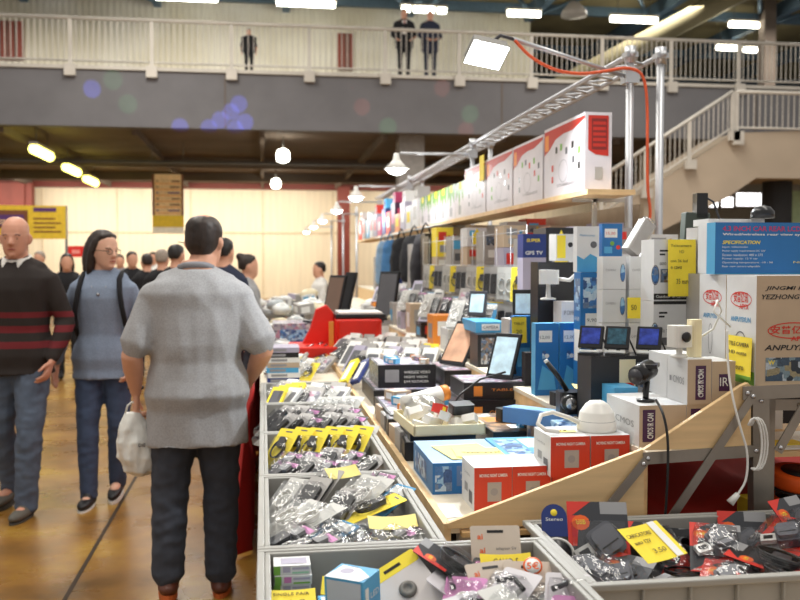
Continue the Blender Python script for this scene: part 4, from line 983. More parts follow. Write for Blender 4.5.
# blue monitor box on top
pr = [('rect', 'f', 0, 0, 1, .02, TEAL), ('text', 'f', .055, .83, .1, .9, '4.3 INCH CAR REAR LCD MONITOR', MAG, 1), ('text', 'f', .055, .735, .06, .72, 'Wired/wireless rear view system', W_, 1), ('text', 'f', .055, .58, .07, .3, 'SPECIFICATION', BXY, 1, 1)]
for k, (s, wd) in enumerate((('Input: video/audio', .2), ('Power supply requirements DC 12V', .34), ('Screen resolution: 480 x 272', .32), ('Power supply: 12 V car', .28), ('Operating temperature: -10 - 50', .4), ('Rear view camera adaptable', .3))):
    pr.append(('text', 'f', .055, .5 - .075 * k, .045, wd, s, W_))
pr += [('poly', 'f', [(.7, .32), (1, .32), (1, .58), (.74, .58), (.7, .48)], BXG), ('poly', 'f', [(.74, .38), (.9, .38), (.9, .55), (.76, .55), (.74, .5)], CREAMC), ('poly', 'f', [(.82, .66), (.88, .62), (.93, .68), (.87, .74)], K_), ('text', 'f', .62, .2, .05, .3, 'Night vision', BXPY)]
xb = onY(715, 262, 2.43).x
cart(0, 0, 2.43, D3 + .286, .145, .05, BXB, 'flat blue monitor box printed SPECIFICATION lying on the tall white cartons', pr, {'l': BXLB}, x=xb + .19, w=.38)
# white flat boxes behind it
cart(714, 800, 2.50, D3 + .286, .147, .1, BXW, 'white flat box standing behind the blue monitor box')
cart(708, 764, 2.62, D3 + .43, .02, .1, BXW, 'thin white box on the pile behind the blue monitor box')
cart(716, 800, 2.56, D3, .284, .3, BXG, 'grey-white carton hidden low behind the tall white cartons')
cart(716, 800, 2.62, D3 + .286, .143, .2, BXG, 'grey carton supporting the thin white box behind the blue one')
# white cartons with note
def camprint(n=1): return [('rect', 'f', .12, .80, .3, .83, K_), ('rect', 'f', .12, .74, .24, .77, K_), ('text', 'f', .34, .79, .05, .2, 'HD CCTV', DGR), ('ring', 'f', .03, .42, .013, K_, 2.4, .002), ('disc', 'f', .03, .42, .011, PICB, 2.5), ('text', 'f', .12, .58, .05, .34, '800 TVL', DGR), ('rect', 'f', .14, .3, .36, .52, PICT), ('rect', 'f', 0, .02, 1, .12, K_), ('text', 'f', .05, .05, .045, .7, 'Outdoor IR camera', W_)]
def camprint2(): return [('rect', 'f', .12, .80, .3, .83, K_), ('rect', 'f', .12, .74, .24, .77, K_), ('ring', 'f', .03, .5, .013, K_, 2.4, .002), ('disc', 'f', .03, .5, .011, PICB, 2.5), ('rect', 'f', 0, .95, 1, 1, K_), ('text', 'f', .12, .5, .05, .3, '800 TVL', DGR), ('rect', 'f', .12, .3, .3, .42, DGR), ('rect', 'f', .56, .42, .66, .52, TEAL), ('text', 'f', .72, .44, .06, .1, 'C E', DGR)]
cart(654, 700, 2.75, D3, .197, .10, BXW, 'white camera carton at the bottom, below the one with a yellow note', camprint2(), {'r': BXG})
cart(654, 700, 2.75, D3 + .198, .193, .10, BXW, 'white camera carton with a large yellow note on its front', camprint(), {'r': BXG})
c = onY(681.5, 268, 2.74)
note(TM((c.x, 2.741, c.z), 88, 0, 0), .092, .178, 'large yellow handwritten note on the white camera carton', [('Telecamera', .1, .87, .05, .75), ('HD', .42, .76, .05, .16), ('con 36 led', .1, .6, .05, .6), ('e cavo', .1, .48, .05, .4), ('35 euro', .3, .22, .09, .5)], curl=.003)
# small white boxes with blue lens circle
for r_ in range(3):
    for k, (a, b_) in enumerate(((603, 626), (629.5, 652))):
        z = D2 + .166 + .1115 * r_
        lab = ('top left', 'top right', 'second-row left', 'second-row right', 'bottom-row left', 'bottom-row right')[(2 - r_) * 2 + k]
        cart(a, b_, 2.95, z, .11, .055, BXW, 'small white box with blue lens print, %s of the stack' % ('upper' if 0 else lab.replace('left', 'one beside the blue box').replace('right', 'one beside the noted carton')), [('text', 'f', .12, .55, .07, .45, 'CAMERA', MGR), ('ring', 'f', .86, .5, .009, K_, 3.4, .0015), ('disc', 'f', .86, .5, .008, PICB, 3.5)])
cart(603, 651, 2.95, D2 + .0, .165, .06, BXG, 'grey carton under the stack of small white lens boxes')
c = onY(634, 308, 2.94); note(TM((c.x, 2.943, c.z), 88, 0, 0), .047, .07, 'small yellow note on a white lens box', [('50', .3, .4, .25, .4)], curl=.002)
# blue-and-white box on top
c0 = onY(576, 262, 3.05).x
cart(602, 622, 3.12, 1.07 + .165 + .3345 - .0, .115, .03, BXB, 'blue box with white price sticker above the small white lens boxes', [('rect', 'f', .12, .58, .75, .85, W_), ('text', 'f', .2, .65, .1, .45, '15,00', REDP), ('disc', 'f', .5, .4, .008, BXGR), ('disc', 'f', .8, .28, .008, REDP), ('rect', 'f', .1, .1, .5, .3, BXLB)])
cart(577, 599, 3.12, 1.07 + .165 + .3 - .02, .16, .04, BXW, 'white box with blue wave print beside the stickered blue box', [('poly', 'f', [(0, 0), (1, 0), (1, .3), (.6, .4), (.3, .28), (0, .36)], BXLB), ('text', 'f', .1, .78, .05, .7, 'Wireless camera', TEAL), ('disc', 'f', .75, .6, .012, DGR)])
cart(603, 640, 3.12, D2, .498, .03, BXG, 'grey carton standing under the blue and white boxes')
# white packed device on top of the stack
o = empty('packed_camera', onY(630, 252, 2.98), (0, R(34), R(10)), 'white plastic device in a bag lying on the white lens boxes', 'camera'); o.location.z = D2 + .166 + .335 + .012
mb = MB(); mb.rbox((-.026, -.026, .0), (.026, .026, .12), .01, BXG); mb.build('housing', o)
mb = MB(); mb.lathe([(.022, -.004), (.025, 0), (.025, .01)], HAZY, 12, Matrix.Translation((0, 0, .12))); mb.tube([(.03, 0, .05), (.05, 0, .03), (.045, 0, -.02)], .007, WPL, 8); mb.build('bracket', o)
# cartons with purple label
def purp(l=.55): return [('rect', 'f', l - .22, .1, l + .22, .86, PURP), ('vtext', 'f', l + .12, .16, .22, .62, 'CMOS IR CAM', W_), ('vtext', 'f', l - .02, .2, .1, .5, '800TVL', W_), ('text', 'l', .3, .42, .16, .55, 'CMOS', MGR), ('rect', 'l', .12, .44, .22, .56, MGR)]
zz = D2
cart(641, 688, 2.265, zz, .108, .23, BXW, 'long white carton with kraft end and dark purple label, on the bottom', [('rect', 'f', .07, .12, .34, .9, PURP), ('vtext', 'f', .3, .2, .13, .62, 'CMOS IR CAM', W_), ('text', 'l', .3, .42, .16, .55, 'CMOS', MGR), ('text', 't', .3, .45, .1, .5, 'CMOS', MGR)], {'f': KRAFT})
cart(688.5, 730, 2.265, zz, .108, .23, BXW, 'long white carton with kraft end partly behind the wooden side panel', [('rect', 'f', .1, .12, .34, .9, PURP)], {'f': KRAFT})
cart(689, 713, 2.262, zz + .1085, .118, .12, BXW, 'white carton with kraft front and purple label, top of the pair', purp(), {'f': KRAFT})
cart(713.5, 737, 2.262, zz + .1085, .112, .12, BXW, 'white carton with kraft front and purple label next to the tall logo cartons', [('rect', 'f', .3, .3, .75, .7, PURP), ('text', 'f', .34, .42, .2, .36, 'IR', W_)], {'f': KRAFT})
cart(668, 700, 2.40, zz + .1085, .118, .12, BXW, 'white carton behind the pair with purple labels')
# white camera on top of it
o = empty('box_camera', (onY(700, 262, 2.30).x, 2.32, zz + .227), (0, 0, R(12)), 'white box camera with black lens standing on a purple-labelled carton', 'camera')
mb = MB(); mb.rbox((-.075, -.02, .028), (-.02, .03, .085), .012, WPL); mb.rbox((-.018, -.012, .0), (.016, .02, .1), .01, CREAMC); mb.build('housing', o)
mb = MB(); mb.lathe([(.012, 0), (.014, .006), (.008, .007)], KPL, 14, Matrix.Translation((-.048, -.02, .056)) @ Matrix.Rotation(R(90), 4, 'X')); mb.build('lens', o)
mb = MB(); mb.lathe([(.022, 0), (.022, .006), (.008, .01), (.008, .03)], WPL, 12, Matrix.Translation((-.048, .005, 0))); mb.build('foot', o)
mb = MB(); mb.tube([(-.0, .03, .05), (.05, .05, .045), (.09, .04, .07), (.1, .02, .12), (.07, .0, .15), (.05, -.01, .12), (.09, -.03, .08)], .003, WPL, 6); mb.build('cable', o)
c = onY(741, 359, 2.2); note(TM((x0 - .006, 2.29, D3 + .068), 88, 0, -90), .13, .11, 'yellow note with green edge on the side of the tall white carton', [('TELE CAMERA', .08, .76, .1, .8), ('HD notte', .1, .56, .09, .7), ('24 euro', .2, .2, .14, .5)], curl=.002, extra=lambda mb, w, h: mb.box((-.5 * w, -.5 * h, .003), (.5 * w, -.42 * h, .004), BXGR))
# black bullet camera on a clip
o = empty('bullet_camera', (onY(652, 262, 2.30).x, 2.33, D2 + .109), (0, 0, R(-30)), 'black bullet camera on a stalk with cable hanging before the cartons', 'camera')
mb = MB(); mb.tube([(-.02, -.03, .07), (.005, .03, .085)], .026, KPL, 14); mb.build('housing', o)
mb = MB(); mb.tube([(-.022, -.034, .0695), (-.0245, -.04, .069)], .02, DPL, 14); mb.build('lens', o)
mb = MB(); mb.tube([(0, 0, 0), (0, 0, .02), (.002, .01, .06)], .008, KPL, 8); mb.lathe([(.024, 0), (.024, .005), (.008, .008)], KPL, 14); mb.box((.0, -.02, .09), (.03, .05, .1), KPL); mb.build('stalk', o)
mb = MB(); Pp = [onY(656, 400, 2.24), onY(663, 412, 2.17), onY(668, 435, 2.16), onY(668, 470, 2.158), onY(666, 505, 2.158), onY(665, 519, 2.16)]
Pp = smooth(Pp); mb.tube(Pp, .0035, KPL, 8); mb.tube([Pp[-1] + V((0, 0, .01)), Pp[-1] + V((0, 0, -.012))], .007, KPL, 8); tag(mb.build('camera_cable'), 'black cable hanging from the bullet camera in front of the wooden panel', 'cable')
mb = MB(); Pp = [onY(727, 330, 2.2), onY(728, 370, 2.19), onY(733, 400, 2.165), onY(741, 430, 2.155), onY(748, 452, 2.15), onY(747, 480, 2.15), onY(738, 494, 2.15)]
Pp = smooth(Pp); mb.tube(Pp, .003, WPL, 8); mb.tube([Pp[-1], onY(730, 503, 2.15)], [.007, .011], WPL, 8); tag(mb.build('plug_cable'), 'thin white cable with a plug hanging over the wooden panel', 'cable')
mb = MB()
for k in range(3): mb.tube([onY(754 + 8 * cos(t * pi / 8) * (1 + .1 * k) + k * 2, 444 + 26 * sin(t * pi / 8), 2.15 + .005 * k) for t in range(-6, 6)], .003, WPL, 6)
tag(mb.build('coiled_cable'), 'loops of white cable hanging at the aluminium leg', 'cable')

# three small monitors on a black shelf unit
mb = MB(); 
cart(592, 666, 2.62, D2, .2, .12, BXK, 'black carton with pictures under the three small monitors', [('rect', 'f', .38, .1, .6, .95, CREAMC), ('rect', 'f', .62, .1, .75, .9, PICT), ('disc', 'f', .86, .3, .012, BXO), ('rect', 'f', .4, .15, .58, .6, REDP), ('disc', 'f', .49, .4, .012, K_)])
for k, (px, dsp) in enumerate(((599, DISP), (622, DISPG), (650, DISP))):
    x = onY(px, 262, 2.6).x; y = 2.66 - .03 * k
    o = empty('mini_monitor', (x, y, D2 + .201), (0, 0, R(-34)), 'small car monitor with %s screen on tilted stand, %s' % (('blue', 'farthest of three'), ('green', 'middle of three'), ('blue', 'beside the noted white cartons'))[k], 'monitor')
    T = TM((0, 0, .05), -24)
    mb = MB(); mb.box((-.036, -.007, -.032), (.036, .007, .038), KPL, T); mb.build('bezel', o, bevel=.002)
    mb = MB(); mb.box((-.028, -.009, -.02), (.028, -.0065, .03), dsp, T); mb.build('screen', o)
    mb = MB(); mb.box((-.03, -.03, 0), (.03, .03, .008), KPL); mb.tube([(0, .01, .005), (0, .02, .05)], .006, KPL, 8); mb.tube([(.03, .02, .05), (.05, .03, .0)], .003, KPL, 6); mb.build('stand', o)
    mb = MB(); mb.box((-.03, -.034, .012), (.03, -.03, .018), W_); mb.build('buttons', o)

# blue boxes with white stickers
for k, (a, b_) in enumerate(((536, 559), (560.5, 584))):
    cart(a, b_, 3.2, D2, .26, .05, BXB, 'tall blue box with white sticker, %s' % ('beside the hanging yellow note', 'next to the three monitors')[k], [('rect', 'f', .15, .74, .72, .9, W_), ('text', 'f', .2, .78, .05, .42, '12,00', DGR), ('rect', 'f', .3, .5, .45, .62, PICB), ('poly', 'f', [(.1, .08), (.9, .08), (.8, .3), (.3, .42)], BXLB), ('disc', 'f', .5, .55, .008, W_)], {'l': BXLB, 't': BXLB})
cart(581, 605, 3.08, D2 + .0, .444, .07, BXB, 'taller blue box with white sticker behind the three monitors', [('rect', 'f', .2, .58, .75, .68, W_), ('text', 'f', .26, .61, .03, .42, '9,90', DGR), ('rect', 'l', .1, .7, .9, .95, PICB), ('rect', 'f', .1, .72, .9, .96, PICB), ('text', 'l', .1, .62, .03, .7, 'WiFi CAM', W_), ('rect', 'l', .1, .3, .9, .55, W_)], {'l': BXB})
cart(562, 585, 3.36, D2, .33, .1, BXW, 'white box with grey camera print behind the tall blue boxes', [('text', 'f', .1, .85, .05, .6, 'IP CAMERA', DGR), ('disc', 'f', .6, .7, .012, MGR)])
# black box row behind with white bullet camera
cart(538, 596, 3.52, D2, .48, .1, BXK, 'long black box behind the white bullet camera', [('rect', 'f', .02, .8, .3, .95, DPL)])
o = empty('white_bullet_camera', (onY(557, 262, 3.4).x, 3.44, D2 + .335), (0, 0, R(-20)), 'white bullet camera on a white arm above the blue boxes', 'camera')
mb = MB(); mb.rbox((-.055, -.03, .06), (.02, .03, .115), .01, WPL); mb.build('housing', o)
mb = MB(); mb.tube([(.02, 0, .08), (.06, 0, .075), (.12, 0, .13)], .008, WPL, 8); mb.build('arm', o)
mb = MB(); mb.lathe([(.03, 0), (.03, .006), (.01, .01), (.008, .06)], WPL, 12, Matrix.Translation((-.02, 0, 0))); mb.build('base', o)

# red camera cartons, two layers
def redp(): return [('text', 'f', .14, .78, .075, .74, 'MOVING NIGHT CAMERA', W_, 1), ('rect', 'f', .35, .22, .72, .66, BXG), ('disc', 'f', .53, .44, .01, MGR), ('rect', 'l', .25, .3, .5, .5, MGR), ('text', 'l', .2, .7, .06, .5, 'CAMERA', MGR), ('rect', 'l', .6, .12, .85, .4, DGR)]
def top_paper(): return [('text', 't', .2, .4, .1, .4, 'CAMERA', MGR)]
cart(475, 513, 2.33, D1, .115, .15, BXW, 'red-fronted white camera box low down next to the wooden tip', redp(), {'f': BXR})
cart(513.5, 552, 2.33, D1, .115, .15, BXW, 'red-fronted white camera box low down in the middle', redp(), {'f': BXR})
cart(553, 640, 2.34, D1, .09, .15, BXW, 'white carton under the upper red-fronted boxes', (), {'f': BXR})
cart(552, 591.5, 2.30, D1 + .091, .105, .15, BXW, 'upper red-fronted camera box under the cable end', redp(), {'f': BXR})
cart(592.5, 631.5, 2.30, D1 + .091, .105, .15, BXW, 'upper red-fronted camera box under the white dome', redp(), {'f': BXR})
# dome camera
xd = onY(603, 262, 2.37).x
o = empty('dome_camera', (xd - .012, 2.375, D1 + .1965), (0, 0, 0), 'white dome camera standing on a red-fronted box', 'camera')
mb = MB(); mb.lathe([(.052, 0), (.054, .008), (.051, .026), (.049, .028), (.046, .05), (.044, .052), (.03, .072), (.018, .08), (.002, .081)], WPL, 28); mb.build('housing', o)
mb = MB(); mb.lathe([(.0485, .026), (.0497, .0275), (.0485, .029)], MGR, 28); mb.build('joint_ring', o)
mb = MB(); mb.tube([(-.045, 0, .02), (-.075, .0, .035), (-.12, .01, .05), (-.155, 0, .045), (-.17, -.02, .025), (-.155, -.04, .012), (-.12, -.045, .007)], .006, WPL, 8); mb.build('cable', o)
note(TM((onY(568, 262, 2.35).x, 2.37, D1 + .1975), 0, 0, -12), .06, .035, 'small pale yellow note on top of the upper red-fronted box', [('15', .3, .3, .4, .3)], BXPY, curl=.001)

# blue cartons on the first deck with pale notes on top
cart(433, 513, 2.52, D1, .088, .33, BXB, 'wide blue camera box with pale notes on top on the lowest deck', [('rect', 'f', .3, .25, .95, .9, C('print_steel', (96, 122, 160))), ('text', 'f', .35, .62, .1, .5, 'NIGHT VISION CAMERA', W_), ('text', 'f', .35, .42, .08, .4, 'waterproof', W_), ('rect', 'f', .03, .1, .24, .9, PICB), ('rect', 'l', .1, .15, .7, .8, PICB)], {'t': C('pale_blue_lid', (150, 182, 214)), 'l': C('print_midblue', (84, 134, 184))})
cart(514, 572, 2.50, D1, .095, .33, BXLB, 'sky blue camera box with photo lid next to the noted one', [('rect', 't', .08, .1, .5, .9, PICB), ('rect', 't', .55, .5, .95, .9, W_)], {'f': BXB})
cart(573, 622, 2.56, D1, .16, .2, PICB, 'white carton with pale print behind the dome camera', [('text', 't', .2, .4, .1, .5, 'CMOS', MGR), ('text', 'l', .3, .5, .1, .4, 'CAM', MGR)])
xx = onY(470, 262, 2.65).x
note(TM((xx - .01, 2.66, D1 + .0895), 0, 0, 8), .15, .2, 'pale yellow paper note lying on the wide blue box', (), BXPY, curl=.001); note(TM((xx + .03, 2.63, D1 + .0915), 0, 0, -4), .16, .13, 'second pale yellow note overlapping the other on the blue box', [('Telecamera 20', .15, .4, .12, .7)], BXPY, curl=.001)
# long blue box lying askew
cart(0, 0, 2.74, D1 + .121, .05, .28, C('mid_blue', (90, 136, 190)), 'long sky blue box lying askew behind the dome camera', [('rect', 't', .1, .05, .9, .9, C('print_paleblue', (120, 170, 214)))], {'f': BXB}, x=.90, w=.07, rot=40)
cart(0, 0, 2.80, D1, .12, .11, LIDD, 'printed carton under the askew long blue box', x=.90, w=.1)
# white tray of small gadgets
o = empty('gadget_tray', (.585, 3.08, D1 + .09), (0, 0, R(3)), 'low cream tray full of small gadgets on the lowest deck', 'tray')
mb = MB(); mb.box((-.12, -.17, 0), (.12, .17, .006), CREAMC)
for lo, hi in (((-.12, -.17), (.12, -.162)), ((-.12, .162), (.12, .17)), ((-.12, -.17), (-.112, .17)), ((.112, -.17), (.12, .17))): mb.box((*lo, 0), (*hi, .035), CREAMC)
mb.build('tray_box', o, bevel=.002)
cart(0, 0, 2.98, D1, .088, .24, BXK, 'black carton under the cream gadget tray', [('rect', 'l', .1, .2, .8, .8, PICT)], x=.585, w=.22)
def prop(nm, loc, rot, label, cat, fn):
    mb = MB(); fn(mb); q = mb.build(nm); q.location = loc; q.rotation_euler = [R(a) for a in rot]; return tag(q, label, cat)
prop('wrapped_bag', (.56, 3.18, D1 + .12), (0, 10, 20), 'bag of white cables heaped in the cream tray', 'bag', lambda mb: mb.lathe([(.01, -.02), (.06, -.01), (.08, .02), (.06, .05), (.02, .065)], HAZY, 14))
for i in range(14): prop('white_adapter', (.50 + .042 * (i % 5), 2.95 + .075 * (i // 5) + .01 * (i % 2), D1 + .118 + .014 * (i % 3)), (10 * i, 15, 37 * i), 'small white adapter among the gadgets in the cream tray', 'adapter', lambda mb: mb.rbox((-.025, -.018, -.014), (.025, .018, .014), .006, WPL))['group'] = 'white adapters in the cream tray'
prop('black_adapter', (.65, 3.0, D1 + .165), (12, 0, 15), 'black rounded adapter in the cream tray', 'adapter', lambda mb: mb.rbox((-.04, -.025, -.016), (.04, .025, .016), .01, KPL))
prop('red_gadget', (.575, 2.99, D1 + .165), (0, 20, 40), 'small red gadget beside the black adapter', 'gadget', lambda mb: (mb.rbox((-.022, -.02, -.014), (.022, .02, .014), .008, REDP), mb.box((-.01, -.022, -.006), (.006, -.02, .008), BXY)))
prop('lamp_bulb_pack', (.56, 3.22, D1 + .165), (0, 80, 20), 'white tubular lamp with yellow cap lying on the cream tray', 'lamp', lambda mb: (mb.tube([(0, 0, -.08), (0, 0, .07)], .03, WPL, 14), mb.tube([(0, 0, .07), (0, 0, .1)], .028, BXO, 12)))
prop('black_stalk_cable', (.72, 3.2, D1 + .11), (0, 0, 0), 'thin black cable arching over the cream tray', 'cable', lambda mb: mb.tube([(-.08, -.02, .01), (-.03, 0, .07), (.05, .03, .12), (.15, .06, .14)], .004, KPL, 6))
# big black boxes with photo lids
def blk(lid=W_, n=3):
    return [('rect', 'f', .12, .25, .36, .8, MGR), ('text', 'f', .45, .62, .12, .45, 'WIRELESS VIDEO', W_), ('text', 'f', .45, .42, .1, .4, 'NIGHT VISION', W_), ('text', 'f', .45, .22, .1, .42, 'DVR RECORDER', W_)]
def lid(): return [('rect', 't', .04, .05, .96, .95, LIDP), ('rect', 't', .5, .3, .8, .6, MAG if 0 else BXLIL)]
cart(494, 570, 2.92, D1, .095, .38, BXK, 'wide black box with photo lid and orange sticker, near the middle', [('rect', 't', .02, .03, .98, .97, LIDD), ('rect', 't', .1, .5, .45, .75, BXO), ('rect', 't', .3, .15, .45, .35, W_), ('rect', 'f', .35, .2, .75, .85, DGR), ('text', 'f', .38, .6, .12, .3, 'HD 720', W_)])
cart(0, 0, 3.42, D1, .075, .5, BXK, 'black box with pale lid under the tray end', blk() + lid(), x=.60, w=.26)
cart(0, 0, 3.44, D1, .12, .4, BXK, 'black box with amber print under the tablet', [('rect', 'f', .1, .2, .3, .8, BXO), ('text', 'f', .4, .55, .12, .4, 'GPS NAVI', BXO), ('text', 'f', .4, .3, .1, .4, '7 inch', W_)] + lid(), x=.885, w=.28)
cart(0, 0, 3.46, D1 + .1205, .065, .26, BXK, 'black box with pale lid carrying the standing tablet', [('rect', 'f', .15, .2, .28, .8, BXO), ('text', 'f', .42, .5, .14, .4, 'TABLET', BXO)] + lid(), x=.89, w=.26)
cart(0, 0, 4.12, D1, .07, .5, BXK, 'low black box below the two printed black cartons', [('rect', 'f', .2, .2, .35, .8, BXY)] + lid(), x=.66, w=.34)
cart(0, 0, 4.2, D1 + .0705, .105, .36, BXK, 'black carton with white window print and pale lid beside the phone packs', blk() + lid(), {'l': PICT}, x=.655, w=.27)
cart(0, 0, 4.2, D1, .145, .4, BXK, 'black carton with pale lid carrying the tilted frame', blk() + lid(), x=.98 - .03, w=.24)
def tablet(loc, rz, tilt, w, h, dsp, label, bz=KPL):
    o = empty('tablet', loc, (0, 0, R(rz)), label, 'tablet'); T = TM((0, 0, h / 2 * cos(R(tilt)) + .006), -tilt)
    mb = MB(); mb.box((-w / 2, -.006, -h / 2), (w / 2, .006, h / 2), bz, T); mb.build('casing', o, bevel=.003)
    mb = MB(); mb.box((-w / 2 + .012, -.008, -h / 2 + .018), (w / 2 - .012, -.0055, h / 2 - .018), dsp, T); mb.build('screen', o)
    mb = MB(); mb.box((-w * .3, 0, 0), (w * .3, .09, .006), bz); mb.box((-w * .1, .07, 0), (w * .1, .078, h * .6), bz, TM((0, .0, 0), 12)); mb.build('stand', o)
tablet((.94, 3.54, D1 + .186), -46, 24, .12, .19, DISPW, 'black tablet with pale picture standing on a black box')
tablet((.955, 4.42, D1 + .146), -58, 32, .17, .24, C('frame_photo', (206, 160, 130), .3, var=.25, scale=10), 'large black frame with warm picture tilted beside the yellow note')
tablet((1.08, 4.6, D2 + .2), -40, 14, .1, .13, DISPW, 'small photo frame on a stand on the sky blue box', DPL)
cart(478, 512, 4.1, D2, .15, .16, BXK, 'black carton under the sky blue box behind the tilted frame', [('rect', 'f', .1, .1, .9, .9, PICT)])
cart(476, 506, 4.2, D2 + .151, .05, .3, BXLB, 'sky blue box with white print on the black cartons', [('rect', 'f', .2, .2, .8, .8, W_), ('text', 'f', .25, .35, .3, .5, 'CAMERA', K_)])
c = onY(519, 330, 3.65); note(TM((c.x, 3.65, c.z), 84, 0, 0), .062, .105, 'yellow note hanging between the small frame box and blue boxes', [('TABLET', .15, .7, .1, .7), ('20', .3, .35, .16, .4)], curl=.002)
cart(514, 533, 3.66, D2, .26, .05, BXB, 'blue box behind the hanging yellow note', [('rect', 'f', .2, .2, .9, .5, BXLB)])
tablet((onY(523, 262, 3.75).x, 3.75, D2 + .24), -15, 10, .085, .12, DISPW, 'small pale-screened device above the blue box')
cart(510, 540, 3.75, D2, .24, .14, BXG, 'grey carton under the small pale-screened device')
cart(476, 500, 4.6, D1 + .0, .12, .12, BXG, 'grey carton tucked beside the tilted frame') if 0 else None
# black camcorder clutter with yellow note
o = empty('camcorder_pile', (.985, 2.62 + .2, D2), (0, 0, 0), 'black handheld camera with fold-out arm lying before the blue boxes', 'camera')
mb = MB(); mb.rbox((-.06, -.04, 0), (.05, .04, .07), .02, KPL); mb.tube([(-.04, -.04, .04), (-.04, -.07, .04)], .026, KPL, 14); mb.build('housing', o)
mb = MB(); mb.tube([(-.04, -.07, .04), (-.04, -.073, .04)], .018, SIL, 14); mb.build('lens', o)
mb = MB(); mb.tube([(-.03, 0, .07), (-.06, .01, .12), (-.09, .02, .16)], .008, KPL, 8); mb.tube([(-.09, .02, .16), (-.096, .022, .168)], .007, W_, 8); mb.build('handle', o)
note(TM((1.03, 2.80, D2 + .082), 6, 0, -8), .12, .06, 'pale yellow note lying on black cameras', (), BXPY, curl=.004)
for k, (x, y, z, rz) in enumerate(((1.09, 2.76, D2, 20), (.90, 2.98, D1 + .096, -30), (.99, 2.98, D2, 10), (1.06, 2.92, D2, 60), (.84, 3.12, D1 + .096, 15))):
    mb = MB(); mb.rbox((-.035, -.03, 0), (.035, .03, .045), .014, (KPL, DPL)[k % 2]); mb.tube([(0, -.03, .024), (0, -.05, .024)], .018, KPL, 12); mb.tube([(0, -.05, .024), (0, -.0505, .024)], .012, (SIL, W_)[k % 2], 12)
    q = mb.build('dash_camera'); q.location = (x, y, z); q.rotation_euler = (0, 0, R(rz)); tag(q, 'small dark dash camera with bright lens among the black cameras', 'camera', 'dark dash cameras before the blue boxes')
cart(0, 0, 2.42 + .1, D2, .12, .12, BXLB, 'sky blue small box behind the purple-labelled cartons', x=1.03, w=.07)
cart(0, 0, 2.52, D2, .085, .1, BXW, 'white box with triangle print behind the bullet camera', [('poly', 'f', [(.2, .2), (.8, .2), (.5, .8)], DGR)], x=1.14, w=.1)
# black thing standing high at the back
o = empty('display_column', (onY(688, 262, 3.2).x, 3.2, D3), (0, 0, R(-8)), 'tall dark grey folded device standing behind the noted carton', 'device')
mb = MB(); mb.box((-.045, -.03, 0), (.045, .03, .5), C('dark_green_grey', (62, 72, 66), .5), TM((0, 0, 0), 0, 3)); mb.build('casing', o, bevel=.004)
mb = MB(); mb.box((.02, -.03, .48), (.06, .02, .57), KPL); mb.build('clip', o)
mb = MB(); mb.tube([(.055, 0, .56), (.09, 0, .54), (.12, 0, .46), (.12, 0, .4)], .004, DPL, 6); mb.build('cable', o)
prop('round_device', (onY(762, 262, 2.6).x, 2.60, D3 + .452), (0, 0, 0), 'black rounded object behind the top edge of the blue box', 'device', lambda mb: mb.lathe([(.035, 0), (.034, .02), (.022, .034), (.004, .038)], KPL, 16))
# ---------------------------------------------------------------- packs in the crates
def pack_proto(name, cat, w, h, card, gadget, shell=(.8, .6, .022), window=None, extra=None, plastic=CLEAR):
    """a pack lying in its xy plane, y = up the card; card, gadget and bubble are its parts"""
    def fn():
        r = empty(name); r['category'] = cat
        mb = MB(); mb.rbox((-w / 2, -h / 2, 0), (w / 2, h / 2, .0015), .006, card)
        if extra: extra(mb, w, h)
        mb.build('backing_card', r)
        mb = MB(); gadget(mb); mb.build('gadget', r)
        a, b, d = shell; mb = MB(); x, y = w * a / 2, h * b / 2
        cy = -h * .1
        bt = [(-x, cy - y, .002), (x, cy - y, .002), (x, cy + y, .002), (-x, cy + y, .002)]; tp = [(v[0] * .86, cy + (v[1] - cy) * .9, d) for v in bt]
        mb.add(bt + tp, [(4, 5, 6, 7), (0, 1, 5, 4), (1, 2, 6, 5), (2, 3, 7, 6), (3, 0, 4, 7)], plastic); mb.build('plastic_bubble', r)
        return r
    return Proto(fn)
def coil(mb, m, r=.026, z=.012, n=3, t=.0028, cy=-.01):
    for k in range(n): mb.tube([((r - .002 * k) * cos(a * pi / 7), cy + (r * 1.25 + .002 * k) * sin(a * pi / 7), z - .004 + .004 * k) for a in range(14)], t, m, 6, None, True)
def charger(mb, m=C('charger_grey', (84, 86, 94), .35), m2=KPL):
    mb.rbox((-.014, -.03, .003), (.034, .026, .022), .009, m, TM((0, 0, 0), 0, 0, 35)); mb.rbox((-.01, -.024, .022), (.03, .02, .03), .008, C('charger_top', (112, 114, 122), .25), TM((0, 0, 0), 0, 0, 35)); mb.box((-.006, -.012, .03), (.026, -.009, .0306), m2, TM((0, 0, 0), 0, 0, 35))
    mb.tube([(.02, .0, .014), (.034, .02, .014), (.02, .034, .012)], .003, m2, 6); mb.rbox((-.044, -.012, .003), (-.012, .012, .012), .002, W_, TM((0, 0, 0), 0, 0, 30)); mb.rbox((-.038, -.006, .012), (-.02, .006, .0125), .001, KPL, TM((0, 0, 0), 0, 0, 30))
